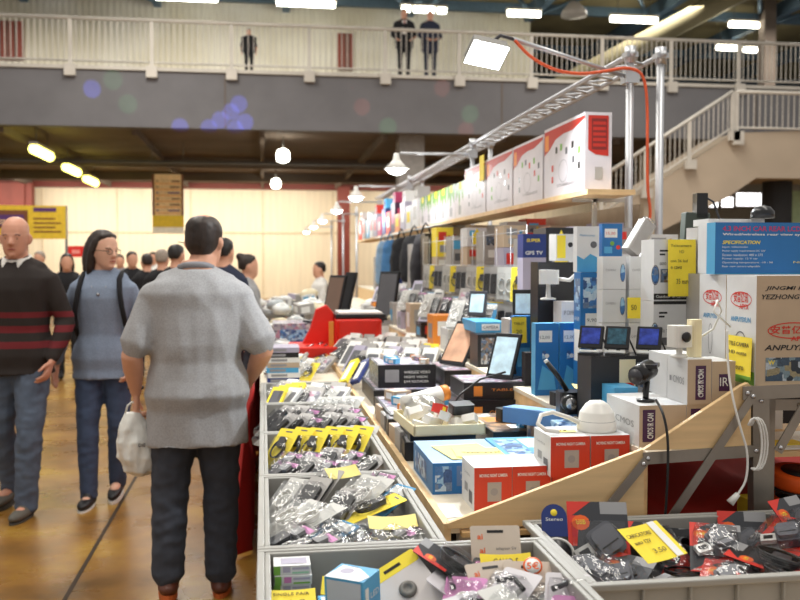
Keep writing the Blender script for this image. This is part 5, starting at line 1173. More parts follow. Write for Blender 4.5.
def redcard(mb, w, h):
    mb.quad((w * .1, -h * .2, .0017), (w * .5, -h * .12, .0017), (w * .5, h * .08, .0017), (w * .2, -h * .02, .0017), REDP); mb.quad((-w * .5, h * .0, .0017), (-w * .36, h * .0, .0017), (-w * .3, h * .34, .0017), (-w * .5, h * .34, .0017), REDP)
    mb.quad((w * .05, h * .36, .0017), (w * .5, h * .36, .0017), (w * .5, h * .5, .0017), (w * .05, h * .5, .0017), MGR)
    mb.add([(-w / 2, -h * .5, .0018), (w / 2, -h * .5, .0018), (w / 2, -.02, .0018), (.0, -.034, .0018), (-.02, -.05, .0018)], [(0, 1, 2, 3, 4)], REDP)
    mb.quad((-w / 2, h * .3, .0018), (-w * .1, h * .5, .0018), (-w / 2, h * .5, .0018), (-w / 2, h * .4, .0018), REDP)
    mb.add([(-w * .28 + .015 * cos(a * pi / 6), h * .26 + .013 * sin(a * pi / 6), .002) for a in range(12)], [tuple(range(12))], ORP)
    mb.text('USB', Matrix.Translation((-w * .36, h * .24, .0023)), .008, BXY, w=.016, bold=True)
    mb.text('CAR CHARGER', Matrix.Translation((-w * .44, -h * .48, .0022)), .006, W_, w=.06, bold=True)
P_RED = pack_proto('charger_pack', 'charger', .1, .15, C('card_charcoal', (52, 54, 60)), charger, (.9, .72, .034), extra=redcard)
def navycard(mb, w, h): redcard(mb, w, h); mb.rbox((-.045, .045, .0018), (.045, .07, .0022), .003, PINK)
P_RED2 = pack_proto('cable_pack', 'cable pack', .1, .16, BXK, lambda mb: (coil(mb, KPL, .03, .014, 4), mb.rbox((-.02, -.03, .004), (.018, .004, .02), .006, DPL)), (.86, .7, .03), extra=redcard)
def clampack(nm, cat, card, g, w=.07, h=.17, ex=None): return pack_proto(nm, cat, w, h, card, g, (.9, .84, .026), extra=ex, plastic=CLEAR)
P_LONGD = clampack('phone_case_pack', 'phone case', BXG, lambda mb: mb.rbox((-.026, -.062, .003), (.026, .045, .014), .008, KPL))
P_LONGW = clampack('cable_pack', 'cable pack', C('card_pale', (196, 195, 190)), lambda mb: coil(mb, WPL, .024, .013, 3))
P_YEL = pack_proto('earphone_pack', 'earphones', .085, .17, BXY, lambda mb: (coil(mb, KPL, .026, .012, 3, .0022), mb.rbox((-.012, .0, .004), (.012, .04, .018), .006, DPL)), (.8, .7, .024), extra=lambda mb, w, h: mb.rbox((-.014, h * .41, .0015), (.014, h * .44, .002), .002, DGR))
P_KBLK = clampack('adapter_pack', 'adapter', BXK, lambda mb: (mb.rbox((-.02, -.05, .003), (.022, .0, .022), .006, DPL), mb.rbox((-.018, .01, .003), (.018, .04, .012), .004, MGR)), .075, .13, lambda mb, w, h: mb.rbox((-.03, h * .3, .0015), (.03, h * .44, .002), .003, PINK))
P_BLUE = clampack('memory_pack', 'memory card', TEAL, lambda mb: (mb.rbox((-.02, -.03, .003), (.02, .02, .01), .003, KPL)), .08, .13, lambda mb, w, h: mb.rbox((-.034, h * .18, .0015), (.034, h * .44, .002), .003, W_))
P_CLB = Proto(lambda: (lambda r: r)(glass_puck()))
def glass_puck():
    r = empty('lamp_pack'); r['category'] = 'lamp pack'
    mb = MB(); mb.lathe([(.03, 0), (.032, .01), (.024, .022), (.004, .026)], HAZY, 14); mb.build('plastic_bubble', r)
    mb = MB(); mb.lathe([(.022, .002), (.022, .008), (.01, .014), (.002, .016)], SIL, 12); mb.build('spot_bulb', r); return r
P_CLB = Proto(glass_puck)
def whitebox_open(w=.07, h=.15, c=W_):
    def fn():
        r = empty('boxed_case'); r['category'] = 'boxed phone case'
        mb = MB(); mb.box((-w / 2, -h / 2, 0), (w / 2, h / 2, .02), c); mb.build('box', r)
        mb = MB(); mb.rbox((-w * .36, -h * .42, .02), (w * .36, h * .3, .0205), .006, LIDP if c is BXG else DGR); mb.build('window', r); return r
    return Proto(fn)
BW1, BW2, BW3 = whitebox_open(), whitebox_open(.075, .15, BXG), whitebox_open(.07, .14, BXLIL)
BWY = whitebox_open(.07, .14, BXY)

def lay(p, x, y, z, tilt, yaw, label, group=None, roll=0, scale=None):
    return p.put((x, y, z), (R(tilt), R(roll), R(yaw)), label, group, scale)
# crate 1 (front): explicit contents
c1z = RIM - .142
# stack of small colourful battery boxes
for k in range(7):
    o = carton_mb(.076, .06, .0185, BXW, [('rect', 'f', 0, 0, .18, 1, BXGR), ('rect', 'f', .25, .25, .45, .9, (BXLIL, PINK)[k % 2]), ('rect', 'f', .5, .55, .95, .8, BXLIL), ('rect', 'f', .5, .1, .95, .3, (C('mint', (150, 200, 170)), BXGR)[k % 2]), ('rect', 't', .2, .2, .9, .8, BXLIL)]).build('battery_box')
    o.location = (.056 + .002 * (k % 2), 1.925 - .003 * (k % 3), c1z + .0195 * k + .001); tag(o, 'slim white, green and lilac battery box in the stack in the front crate corner', 'battery box', 'stack of slim battery boxes')
xn, yn = .054, 1.79
for k in range(3):
    o = carton_mb(.076, .09, .0185, BXW, [('rect', 't', .2, .2, .9, .8, BXLIL)]).build('battery_box'); o.location = (.054, 1.81, c1z + .019 * k + .001); tag(o, 'slim battery box under the yellow note in the front crate corner', 'battery box', 'slim battery boxes under the front note')
note(TM((.055, 1.81, c1z + .088), 22, 0, 0), .09, .075, 'yellow note reading Single Pair 6.5 on the battery boxes', [('SINGLE PAIR', .06, .78, .1, .8), ('6.5', .35, .3, .3, .42)], curl=.003)
# blue white box
o = carton_mb(.085, .07, .085, BXLB, [('rect', 'f', .06, .05, .94, .95, C('print_pale', (200, 206, 212))), ('rect', 'r', .1, .2, .3, .8, W_), ('text', 'r', .4, .5, .14, .5, 'LED', W_), ('disc', 't', .4, .6, .022, PICB), ('poly', 't', [(.0, .0), (.9, 0), (1, .4), (.6, .8), (.1, .9)], W_), ('disc', 't', .35, .55, .014, BXLIL)]).build('lamp_box')
o.location = (.172, 1.785, c1z + .07); o.rotation_euler = (R(4), 0, R(-34)); tag(o, 'small blue and white lamp box standing askew in the front crate', 'lamp box')
for k, (x, y, z) in enumerate(((.125, 1.80, .0), (.125, 1.80, .03), (.125, 1.80, .06), (.20, 1.86, .03))):
    o = carton_mb(.06, .09, .028, BXLB, [('rect', 't', .1, .1, .9, .9, W_), ('rect', 'f', .1, .2, .9, .8, W_)]).build('small_box'); o.location = (x + .01, y, c1z + z + .001); tag(o, 'flat sky blue and white box beside the stack of battery boxes', 'small box', 'flat sky blue boxes in the front crate')
note(TM((.165, 1.87, c1z + .092), 30, 0, -10), .10, .045, 'yellow curled note behind the blue lamp box in the front crate', [('LED', .2, .4, .25, .3)], curl=.008)
# webcam card, leaning diamond-wise
def webcam():
    r = empty('webcam_pack'); r['category'] = 'webcam'
    mb = MB(); mb.rbox((-.06, -.075, 0), (.06, .075, .003), .008, C('grey_card', (214, 208, 206))); mb.rbox((-.06, .045, .003), (.06, .075, .0034), .006, BXY); mb.box((-.02, .056, .0034), (.02, .063, .004), KPL); mb.build('backing_card', r)
    mb = MB(); mb.lathe([(.018, .003), (.019, .007), (.015, .011), (.01, .012), (.008, .009), (.002, .008)], GREYM, 20, Matrix.Translation((.0, -.0, 0))); mb.build('lens_ring', r); return r
lay(Proto(webcam), .29, 1.845, c1z + .09, 42, 0, 'grey and yellow card with round silver webcam leaning in the front crate', roll=0).rotation_euler = Euler((R(42), 0, R(-14))).to_matrix().to_4x4().__matmul__(Matrix.Rotation(R(38), 4, 'Z')).to_euler()
note(TM((.30, 1.70, c1z + .088), 16, 0, 4), .13, .05, 'yellow note lying across the middle of the front crate', [('WEBCAM  12', .2, .35, .3, .6)], curl=.004)
PK = pack_proto('earphone_pack', 'earphones', .09, .15, C('card_grey_white', (206, 202, 206)), lambda mb: (mb.rbox((-.03, -.05, .004), (.02, .0, .024), .01, PINK), mb.tube([(.02, -.02, .014), (.034, .02, .016), (.0, .04, .014), (-.03, .02, .016)], .006, KPL, 8)), (.9, .75, .032))
for k, (x, y, z, t, yw) in enumerate(((.40, 1.83, .08, 30, 60), (.47, 1.75, .10, 28, -50), (.41, 1.70, .08, 20, 30), (.52, 1.90, .06, 50, 10), (.36, 1.90, .05, 40, -60))):
    lay(PK, x, y, c1z + z, t, yw, ('clear pack with pink and black earphones near the webcam card', 'clear pack with pink earphones and wide white card below the price note', 'pink and black earphone pack behind the front note', 'pink earphone pack by the crate corner', 'pink and black earphone pack against the crate wall')[k])
lay(P_KBLK, .45, 1.88, c1z + .075, 46, -40, 'dark adapter pack leaning at the back of the front crate'); lay(P_KBLK, .33, 1.92, c1z + .03, 50, 20, 'dark adapter pack low at the back of the front crate'); lay(P_RED2, .39, 1.90, c1z + .12, 28, 64, 'black cable pack lying across the back of the front crate')
# hang card with note
def hang():
    r = empty('hang_card_pack'); r['category'] = 'adapter pack'
    m = C('card_warm_grey', (214, 200, 184))
    mb = MB(); mb.rbox((-.055, -.09, 0), (.055, .09, .002), .005, m); mb.box((-.018, .074, .002), (.018, .08, .0026), KPL); mb.text('ai', Matrix.Translation((-.04, .06, .0028)), .012, ORP, w=.012, bold=True); mb.text('ai', Matrix.Translation((-.036, .03, .0028)), .012, ORP, w=.012, bold=True); mb.text('adapter 5V', Matrix.Translation((.0, .035, .0028)), .008, DGR, w=.045); mb.build('backing_card', r)
    mb = MB(); mb.rbox((-.035, -.07, .002), (.035, .0, .022), .008, WPL); mb.build('gadget', r)
    mb = MB(); mb.rbox((-.042, -.08, .002), (.042, .01, .03), .008, CLEAR); mb.build('plastic_bubble', r); return r
HC = Proto(hang)
lay(HC, .50, 1.935, c1z + .098, 62, -6, 'upright grey hanging card with yellow note at the front crate corner')
note(TM((.508, 1.892, c1z + .118), 42, 0, -4), .11, .045, 'yellow note on the grey hanging card at the crate corner', [('CAVO 5', .25, .35, .4, .5)], curl=.006)
def fivee():
    r = HC.fn(); return r
for k, (x, y, yw) in enumerate(((.475, 1.80, 12), (.535, 1.79, -12))):
    lay(HC, x, y, c1z + .072, 44, yw, ('clear pack with grey card below the note in the front crate', 'clear pack under the round 5€ sticker in the front crate')[k])
T5 = TM((.548, 1.828, c1z + .134), 44, 0, -12)
mb = MB(); mb.lathe([(.001, 0), (.02, 0), (.02, .0012), (.001, .0012)], ORP, 24); mb.lathe([(.001, .0012), (.0165, .0012), (.0165, .0016), (.001, .0016)], W_, 24); mb.text('5€', Matrix.Translation((-.0125, -.008, .0022)), .016, ORP, w=.025, bold=True)
o = mb.build('price_sticker'); o.matrix_world = T5; tag(o, 'round orange and white 5€ sticker on a clear pack', 'sticker')
lay(PK, .58, 1.70, c1z + .10, 30, -20, 'lilac earphone pack next to the crate edge below the 5€ sticker'); lay(P_LONGW, .47, 1.66, c1z + .1, 20, 30, 'white cable pack at the very front of the front crate')
for k in range(8):
    lay((P_LONGW, P_KBLK, P_LONGD)[k % 3], .1 + .06 * k, 1.63 + .02 * (k % 2), c1z + .05, 15, 40 * k, 'assorted clear pack low along the front wall of the front crate', 'low packs at the front wall of the front crate')
for k in range(6): lay((P_KBLK, P_LONGW)[k % 2], .26 + .055 * k, 1.78 + .06 * (k % 3), c1z + .03, 8, 50 * k, 'dark or white pack at the bottom of the front crate', 'packs at the bottom of the front crate')

PU = pack_proto('earphone_pack', 'earphones', .085, .14, PINK, lambda mb: (mb.rbox((-.02, -.05, .004), (.02, .0, .02), .01, WPL), coil(mb, WPL, .02, .012, 2)), (.9, .75, .03))
for k in range(9):
    lay((PU, PK, P_KBLK)[k % 3], .36 + .07 * (k % 3) + .01 * k, 1.70 + .075 * (k // 3), c1z + .06 + .008 * (k % 4), 26, (-60, 30, 75, -20, 50, -75, 10, 60, -40)[k], ('pink card pack', 'pink earphone pack', 'dark adapter pack')[k % 3] + ' in the jumble between the webcam card and crate corner', ('pink card packs', 'pink earphone packs', 'dark adapter packs')[k % 3] + ' in the front jumble')
# crate at the corner: black and red packs
cz = RIM - .14
DC = Proto(lambda: (lambda r: r)(disp_card()))
def disp_card():
    r = empty('round_tag_pack'); r['category'] = 'headphones'
    mb = MB(); n = 20
    pts = [(.03 * cos(a * pi / 12), .045 + .03 * sin(a * pi / 12)) for a in range(13)] + [(-.03, 0), (.03, 0)]
    mb.prism(pts, 0, .002, BXN); mb.lathe([(.001, 0), (.008, 0), (.008, .0026), (.001, .0026)], BXY, 12, Matrix.Translation((0, .055, 0))); mb.text('Stereo', Matrix.Translation((-.02, .036, .0026)), .008, W_, w=.04); mb.build('backing_card', r)
    mb = MB(); mb.tube([(.038 * cos(a * pi / 10), -.04 + .034 * sin(a * pi / 10), .012) for a in range(20)], .0035, WPL, 8, None, True); mb.lathe([(.001, .004), (.034, .004), (.03, .02), (.001, .026)], KPL, 18, Matrix.Translation((0, -.04, 0))); mb.build('ear_ring', r); return r
DC = Proto(disp_card)
lay(DC, .668, 2.05, RIM - .018, 66, -8, 'round blue-tagged headphones with white ring in the crate corner')
big = lay(P_RED, .764, 2.02, RIM - .036, 58, -12, 'black and red charger pack standing tall beside the blue round tag', scale=1.4)
pos = [(.70, 1.90, .07, 20, 30, P_RED), (.76, 1.90, .06, 24, -30, P_RED), (.92, 2.05, .08, 30, 20, P_RED2), (1.03, 1.98, .10, 30, -25, P_RED), (1.10, 1.86, .10, 18, 50, P_RED2), (1.20, 1.98, .11, 30, -40, P_RED), (1.28, 2.03, .12, 44, 8, P_RED), (1.36, 1.98, .08, 30, 40, P_RED2),
       (.97, 1.82, .07, 14, -60, P_RED), (1.08, 1.80, .08, 12, 70, P_RED2), (1.22, 1.82, .09, 16, -20, P_RED), (1.34, 1.86, .09, 20, 20, P_RED), (.74, 1.81, .05, 10, 80, P_RED), (.88, 1.80, .06, 10, 20, P_RED2), (1.0, 2.08, .05, 60, 0, P_RED2), (1.15, 2.07, .07, 55, -10, P_RED), (.64 + .05, 1.98, .03, 30, -20, P_RED2), (1.28, 1.80, .06, 10, 50, P_RED2)]
where = ['just below the tall standing one', 'in front of the tall standing one', 'against the back wall behind the note', 'behind the yellow note', 'beside the yellow note', 'in the middle of the heap', 'propped at the back near the straps', 'by the yellow packet', 'under the yellow note', 'lying near the front rim', 'lying in the front middle', 'at the front near the yellow packet', 'flat at the front corner', 'flat under the note edge', 'standing at the back wall', 'standing at the back wall near the frame bar', 'under the round blue tag', 'flat near the end of the crate']
for (x, y, z, t, yw, p), s in zip(pos, where): lay(p, x, y, cz + z, t + rnd.uniform(-8, 12), yw + rnd.uniform(-25, 25), 'clear %s pack with red card, %s' % ('black charger' if p is P_RED else 'black cable', s), scale=1.15)
for k in range(12): lay((P_RED2, P_RED)[k % 2], .72 + .11 * (k % 6), 1.86 + .12 * (k // 6), cz + .02 + .004 * (k % 3), 6, 57 * k, 'black and red pack at the bottom of the corner crate', 'bottom packs of the black and red crate', scale=1.1)
note(TM((.82, 1.86, RIM + .018), 30, 0, 26), .125, .1, 'large bright yellow note with white strip over the black and red packs', [('CARICATORE', .06, .7, .1, .6), ('auto 12V', .1, .5, .1, .4), ('3,50', .35, .18, .14, .3)], curl=.004, extra=lambda mb, w, h: mb.quad((w * .24, -h / 2, .0045), (w * .4, -h / 2, .0055), (w * .4, h / 2, .0068), (w * .24, h / 2, .0055), W_))
note(TM((1.37, 1.93, RIM + .02), 40, 0, 10), .05, .035, 'little yellow note at the far end of the black and red crate', (), curl=.002)

# crate 2
z2 = RIM - .11
L2 = [(.06, 2.50, .085, 30, -35, P_LONGW, 'white pack leaning at the aisle-side back'), (.115, 2.47, .09, 34, -38, P_LONGD, 'grey and dark phone case pack propped up'), (.15, 2.52, .10, 34, -42, P_LONGD, 'dark phone case pack propped behind another'), (.20, 2.40, .08, 26, -30, P_LONGD, 'dark phone case pack beneath the white one'), (.24, 2.50, .09, 30, -52, P_LONGW, 'white cable pack in the middle'),
      (.27, 2.44, .1, 28, -54, P_LONGW, 'white cable pack on the middle pile'), (.31, 2.54, .10, 30, -50, P_KBLK, 'dark adapter pack by the back corner'), (.34, 2.46, .085, 26, -56, P_BLUE, 'blue and white pack by the back corner'), (.07, 2.36, .075, 20, -58, P_LONGW, 'long white pack along the aisle side'), (.12, 2.31, .08, 18, -62, P_LONGW, 'long white pack lying on the aisle side'),
      (.28, 2.38, .085, 16, -74, P_YEL, 'yellow-green pack lying across'), (.06, 2.22, .06, 20, -64, P_KBLK, 'dark pack in the aisle-side front'), (.11, 2.16, .06, 16, -70, P_KBLK, 'dark pack at the front wall'), (.16, 2.24, .06, 18, -60, P_BLUE, 'blue memory pack near the front'), (.30, 2.17, .06, 18, -62, P_KBLK, 'dark brown-topped pack under the price note'), (.345, 2.14, .06, 18, -64, P_BLUE, 'blue pack at the front corner')]
for x, y, z, t, yw, p, s in L2: lay(p, x, y, z2 + z, t, yw, 'clear %s in the second crate' % s)
for k in range(10):
    x, y = .19 + .055 * (k % 3) - .01 * (k // 3), 2.13 + .055 * (k // 3)
    lay(P_CLB, x, y, z2 + .055, 18, 0, 'clear round spotlight bulb pack near the front of the second crate', 'spotlight bulb packs in the second crate')
for k in range(14): lay((P_LONGD, P_LONGW, P_KBLK, P_BLUE)[k % 4], .07 + .08 * (k % 4), 2.12 + .14 * (k // 4), z2 + .012, 5, -60 + 13 * k, 'clear pack at the bottom of the second crate', 'bottom packs of the second crate')
note(TM((.215, 2.56, RIM + .03), 34, 0, 25), .1, .04, 'pale yellow note propped at the back of the second crate', (), BXPY); note(TM((.31, 2.22, RIM - .02), 20, 0, 0), .12, .05, 'pale yellow note near the front corner of the second crate', (), BXPY)
# crate 3: yellow cards at the back, dark ones at the front
z3 = RIM - .11
for i in range(6): lay(P_YEL, .055 + .052 * i, 3.17 + .02 * (i % 2), z3 + .09, 44, -44 + 6 * (i % 3) + rnd.uniform(-14, 14), 'yellow-card earphone pack, number of a slanting row at the back of the third crate' if 0 else 'yellow-card earphone pack in the slanting back row of the third crate', 'yellow-card packs in the third crate')
for i in range(9): lay((P_KBLK, P_LONGD, P_KBLK)[i % 3], .05 + .066 * (i % 5) + .02 * (i // 5), 2.88 + .13 * (i // 5), z3 + .07, 26, -52 + 9 * (i % 4), 'clear pack with dark adapter at the front of the third crate', 'dark packs at the front of the third crate')
for i in range(6): lay(P_RED2, .08 + .1 * (i % 3), 2.82 + .16 * (i // 3), z3 + .018, 6, -50 + 30 * i, 'dark cable pack at the bottom of the third crate', 'bottom packs of the third crate')
for i in range(3): lay(P_LONGW, .25 + .05 * i, 3.28, z3 + .08, 40, -40, 'white cable pack in the back corner of the third crate', 'white packs in the back corner of the third crate')
# crate 4
for i in range(12): lay((P_LONGD, P_LONGD, P_KBLK)[i % 3], .05 + .056 * (i % 6), 3.56 + .2 * (i // 6), z3 + .085, 32, -58 + 5 * (i % 4), 'long clear pack with dark phone case leaning in the fourth crate', 'dark phone case packs in the fourth crate', scale=1.15)
for i in range(5): lay(P_LONGW, .22 + .035 * i, 3.9, z3 + .10, 36, -40, 'white cable pack in the back corner of the fourth crate', 'white packs in the fourth crate')
# crate 5
for i in range(4): lay(BWY, .06 + .03 * i, 4.25 + .05 * i, z3 + .1, 30, -20, 'orange and white pack at the aisle side of the fifth crate', 'orange and white packs in the fifth crate')
for i in range(14): lay((P_LONGW, BW1, P_LONGD, BW2)[i % 4], .06 + .056 * (i % 6), 4.25 + .16 * (i // 6), z3 + .09, 34, -46 + 7 * (i % 4), 'white or grey pack leaning in the fifth crate', 'pale packs in the fifth crate')
# strip between crates and stand
note(TM((.47, 2.34, D1 + .001), 0, 0, 0), .06, .12, 'white paper on the wooden tip of the lowest deck', (), W_, 'paper', name='paper_sheet', curl=0)
for i in range(6):
    o = carton_mb(.075, .12, .06 + .01 * (i % 2), (BXK, BXG, KRAFT)[i % 3], [('rect', 't', .1, .1, .9, .9, (MGR, W_, BXLIL)[i % 3])]).build('small_box'); o.location = (.495, 3.02 + .135 * i, D1); o.rotation_euler = (0, 0, R(4 * (i % 3) - 4)); tag(o, '%s small box on the edge of the lowest deck above the crates' % ('black', 'grey', 'kraft')[i % 3], 'small box', '%s small boxes on the deck edge' % ('black', 'grey', 'kraft')[i % 3])

# ---- phone packs in slanting rows on the lowest deck
col3 = (BW1, BW2, BW1, BW3, BW1, BW2)
for r_ in range(5):
    y = 4.86 + .27 * r_
    for i in range(7):
        p = col3[(i * 2 + r_ * 3) % 6] if (i * 3 + r_ * 4) % 11 else BWY
        if (i * 5 + r_ * 2) % 3 == 0:
            q_ = (P_LONGD, P_LONGW, P_BLUE)[(i + r_) % 3]; lay(q_, .50 + .072 * i, y + rnd.uniform(-.04, .04), D1 + .1, 40 + rnd.uniform(-10, 14), -42 + rnd.uniform(-16, 16), 'clear %s among the slanting rows behind the black cartons' % ('phone case pack', 'cable pack', 'memory pack')[(i + r_) % 3], 'clear %s in the slanting rows' % ('phone case packs', 'cable packs', 'memory packs')[(i + r_) % 3], scale=1.2); continue
        lay(p, .50 + .072 * i + rnd.uniform(-.015, .015), y + rnd.uniform(-.04, .04), D1 + .1, 46 + rnd.uniform(-10, 14), -38 + rnd.uniform(-16, 16), '%s boxed phone case in the slanting rows behind the black cartons' % {id(BW1): 'white', id(BW2): 'grey', id(BW3): 'lilac', id(BWY): 'yellow'}[id(p)], {id(BW1): 'white', id(BW2): 'grey', id(BW3): 'lilac', id(BWY): 'yellow'}[id(p)] + ' boxed phone cases in rows', scale=1.25)
# blue and yellow ones at the head of the rows
for i, m in enumerate((BXY, BXN, W_)):
    o = carton_mb(.05, .2, .02, m, [('rect', 't', .2, .1, .8, .85, (W_, W_, MGR)[i])]).build('cable_box'); o.location = (.44 + .06 * i, 4.72, D1 + .08); o.rotation_euler = (R(30), R(-20), R(-38)); tag(o, '%s slim box leaning at the head of the phone packs' % ('yellow', 'dark blue', 'white')[i], 'slim box')
# second deck: goods along it
for i in range(9):
    y = 4.95 + .42 * i
    for j in range(2):
        m = (BXW, BXG, KRAFT, BXO, BXW, BXLIL, BXK)[(i * 3 + j * 2) % 7]; nm = {BXW: 'white', BXG: 'grey', KRAFT: 'kraft', BXO: 'orange', BXLIL: 'lilac', BXK: 'black'}[m]
        h = (.12, .17, .1, .2)[(i + 2 * j) % 4]
        o = carton_mb(.13, .2, h, m, [('rect', 'f', .2, .3, .8, .8, (MGR, W_, REDP, BXG)[(i + j) % 4]), ('rect', 'l', .2, .2, .8, .7, (W_, MGR, BXLB)[(i + j) % 3])]).build('carton'); o.location = (1.04 + .145 * j, y, D2); tag(o, '%s small carton on the middle deck behind the tilted frame' % nm, 'carton', '%s cartons on the middle deck' % nm)
        if (i + j) % 2 == 0: lay((BW1, BW2, BW3)[i % 3], 1.04 + .145 * j, y + .0, D2 + h + .055, 48, -30, 'pale boxed case leaning on the middle deck cartons', 'pale cases on the middle deck')

# ---- stacks of cartons under the top shelf (third deck)
names = {BXW: 'white', BXG: 'grey', KRAFT: 'kraft', BXLIL: 'lilac', BXR: 'red', BXN: 'dark blue', BXK: 'black', BXY: 'yellow', BXLB: 'sky blue'}
rr = random.Random(5)
def stack_row(y, x0, n, wbox, levels, pal, dep=.2):
    for i in range(n):
        z = D3; hh = levels[i % len(levels)]
        for k, h in enumerate(hh):
            m = pal[(i * 2 + k * 3 + int(y * 7)) % len(pal)]; wv = wbox * .97
            pr = [('rect', 'f', .12, .55, .6, .85, rr.choice((MGR, W_, PICT, REDP, BXLB))), ('rect', 'f', .2, .15, .8, .4, rr.choice((MGR, DGR, W_, BXG))), ('disc', 'f', .75, .7, wv * .08, rr.choice((REDP, TEAL, K_)))]
            if rr.random() < .28: pr += [('poly', 'f', [(.3, .1), (.7, .1), (.75, .55), (.5, .95), (.25, .55)], BXY)]
            o = carton_mb(wv, dep, h - .002, m, pr).build('carton'); o.location = (x0 + wbox * (i + .5), y + dep / 2, z); z += h
            tag(o, '%s carton in the stacks on the upper deck under the long shelf' % names[m], 'carton', '%s cartons in the stacks under the long shelf' % names[m])
PAL = [BXG, BXW, KRAFT, BXLIL, BXG, BXW, KRAFT, BXG, BXR, BXW, BXG]
stack_row(3.75, 1.34, 3, .14, [(.12, .12, .12), (.2, .13), (.12, .12, .1, .1)], [BXW, BXLIL, BXG])
stack_row(4.1, 1.28, 3, .15, [(.14, .14, .2), (.16, .2, .12), (.12, .12, .12, .12)], [BXN, BXG, BXY, BXW, BXK])
stack_row(4.45, 1.28, 4, .13, [(.16, .12, .16), (.12, .12, .24), (.14, .14, .12, .1), (.3, .22)], [BXLIL, BXG, BXG, BXW])
stack_row(4.85, 1.28, 4, .13, [(.2, .2, .12), (.16, .16, .16), (.1, .1, .1, .22), (.14, .14, .2)], PAL)
stack_row(5.3, 1.28, 4, .13, [(.12, .1, .1, .18), (.2, .1, .2), (.1, .12, .1, .1, .12), (.14, .3)], [BXR, BXG, BXW, BXG, KRAFT])
stack_row(5.75, 1.28, 4, .13, [(.14, .14, .14, .12), (.2, .22), (.12, .12, .14, .2), (.2, .2, .2)], PAL)
stack_row(6.25, 1.28, 4, .13, [(.3, .2), (.14, .14, .24), (.1, .12, .12, .2), (.14, .4)], [BXG, KRAFT, BXG, BXW])
stack_row(6.8, 1.28, 4, .13, [(.22, .14, .22), (.2, .32), (.3, .3), (.3, .3)], [BXG, BXY, KRAFT, BXW])
stack_row(7.3, 1.28, 3, .16, [(.3, .25), (.2, .4), (.3, .3)], [BXK, BXG, KRAFT])
stack_row(8.0, 1.28, 3, .16, [(.24, .24), (.34, .2), (.2, .2, .2)], [BXK, BXW, BXG])
stack_row(10.6, 1.28, 3, .16, [(.24, .14), (.2, .2), (.2, .2)], [BXW, BXN, BXG])
# blue carton with yellow print and its neighbour, nearer
cart(523, 546, 4.0, D3 + .34, .105, .09, BXN, 'dark blue box with yellow print above the pale-screened device', [('text', 'f', .15, .66, .14, .6, 'SUPER', BXY, 1), ('text', 'f', .1, .12, .16, .75, 'GPS TV', W_, 1)])
cart(523, 546, 4.0, D3, .34, .09, BXLIL, 'lilac carton carrying the dark blue box with yellow print')
cart(556, 575, 3.5, D2 + .485, .105, .09, BXW, 'small white box with yellow note above the long black box', [('rect', 'f', .05, .1, .5, .95, BXY), ('disc', 'f', .75, .6, .01, K_)])
# hanging clear packs in a row before the stacks
for i in range(18):
    for j in range(2):
        lay((P_LONGW, P_YEL, P_LONGD, P_LONGW, P_LONGD)[(i * 2 + j) % 5], 1.24, 4.4 + .15 * i, D3 + .02 + .19 * j, 84, -38, 'clear pack hanging in the rows before the carton stacks', 'hanging packs before the carton stacks')

# ---- top shelf cartons
TZ = 1.883
def swoosh(f, W=1.0):
    a = [(0, 1), (0, .84), (.12, .76), (.26, .74), (.4, .82), (.55, .90), (.75, .93), (1, .93), (1, 1)]
    return [('poly', f, a, REDP2), ('rect', f, .05, .84, .16, .93, BXO)]
REDP2 = C('deep_red_print', (186, 44, 30), .45)
def kit(n):
    q = [('poly', 'l', [(0, .96), (0, .62), (.14, .68), (.3, .8), (.5, .84), (.72, .84), (1, .92), (1, .96)], REDP2), ('rect', 'l', .02, .68, .12, .9, BXO)]
    for k, (u, v) in enumerate(((.3, .6), (.42, .62), (.55, .55), (.2, .36), (.7, .6), (.85, .5), (.72, .4), (.2, .2), (.85, .3))): q.append(('rect', 'l', u, v, u + .05, v + .09, (KPL, BXGR, DGR, BXR)[(k + n) % 4]))
    q += [('ring', 'l', .5, .33, .07, MGR, .8, .003), ('text', 'l', .35, .12, .04, .5, 'CCTV SURVEILLANCE KIT', DGR)]
    return q
for k, (ya, yb) in enumerate(((4.13, 4.75), (4.78, 5.36), (5.39, 6.03), (6.06, 6.7))):
    pr = kit(k) + [('poly', 'f', [(.12, .96), (.12, .52), (.4, .46), (.88, .44), (.88, .96)], REDP2), ('rect', 'f', .25, .52, .82, .92, C('print_darkred', (120, 30, 26))), ('rect', 'f', .38, .14, .66, .3, BXG)]
    for t in range(5): pr.append(('rect', 'f', .3, .56 + .07 * t, .78, .6 + .07 * t, REDP2))
    o = carton_mb(.13, yb - ya, .36 if k == 0 else .345, SHB, pr).build('carton'); o.location = (1.47 + .07 + .0, (ya + yb) / 2, TZ); tag(o, 'white carton with red wave print on the long shelf, %s' % ('at its near end', 'second from its near end', 'third from its near end', 'next to the green-topped ones')[k], 'carton')
note(TM((1.465, 6.12, TZ + .3), 90, 0, -90), .13, .17, 'yellow note stuck high on the shelf cartons', (), curl=.001)
for k in range(6):
    y = 6.86 + .33 * k
    o = carton_mb(.13, .31, .27, SHB, [('poly', 'l', [(.0, 1), (.0, .5), (.25, .7), (.42, .3), (.55, .75), (.8, .45), (1, 1)], C('leaf_green', (96, 150, 40))), ('rect', 'l', .35, .8, .6, 1, BXY), ('rect', 'l', .3, .1, .6, .35, MGR)]).build('carton'); o.location = (1.54, y, TZ); tag(o, 'white carton with green leaf print on the long shelf', 'carton', 'green-topped cartons on the long shelf')
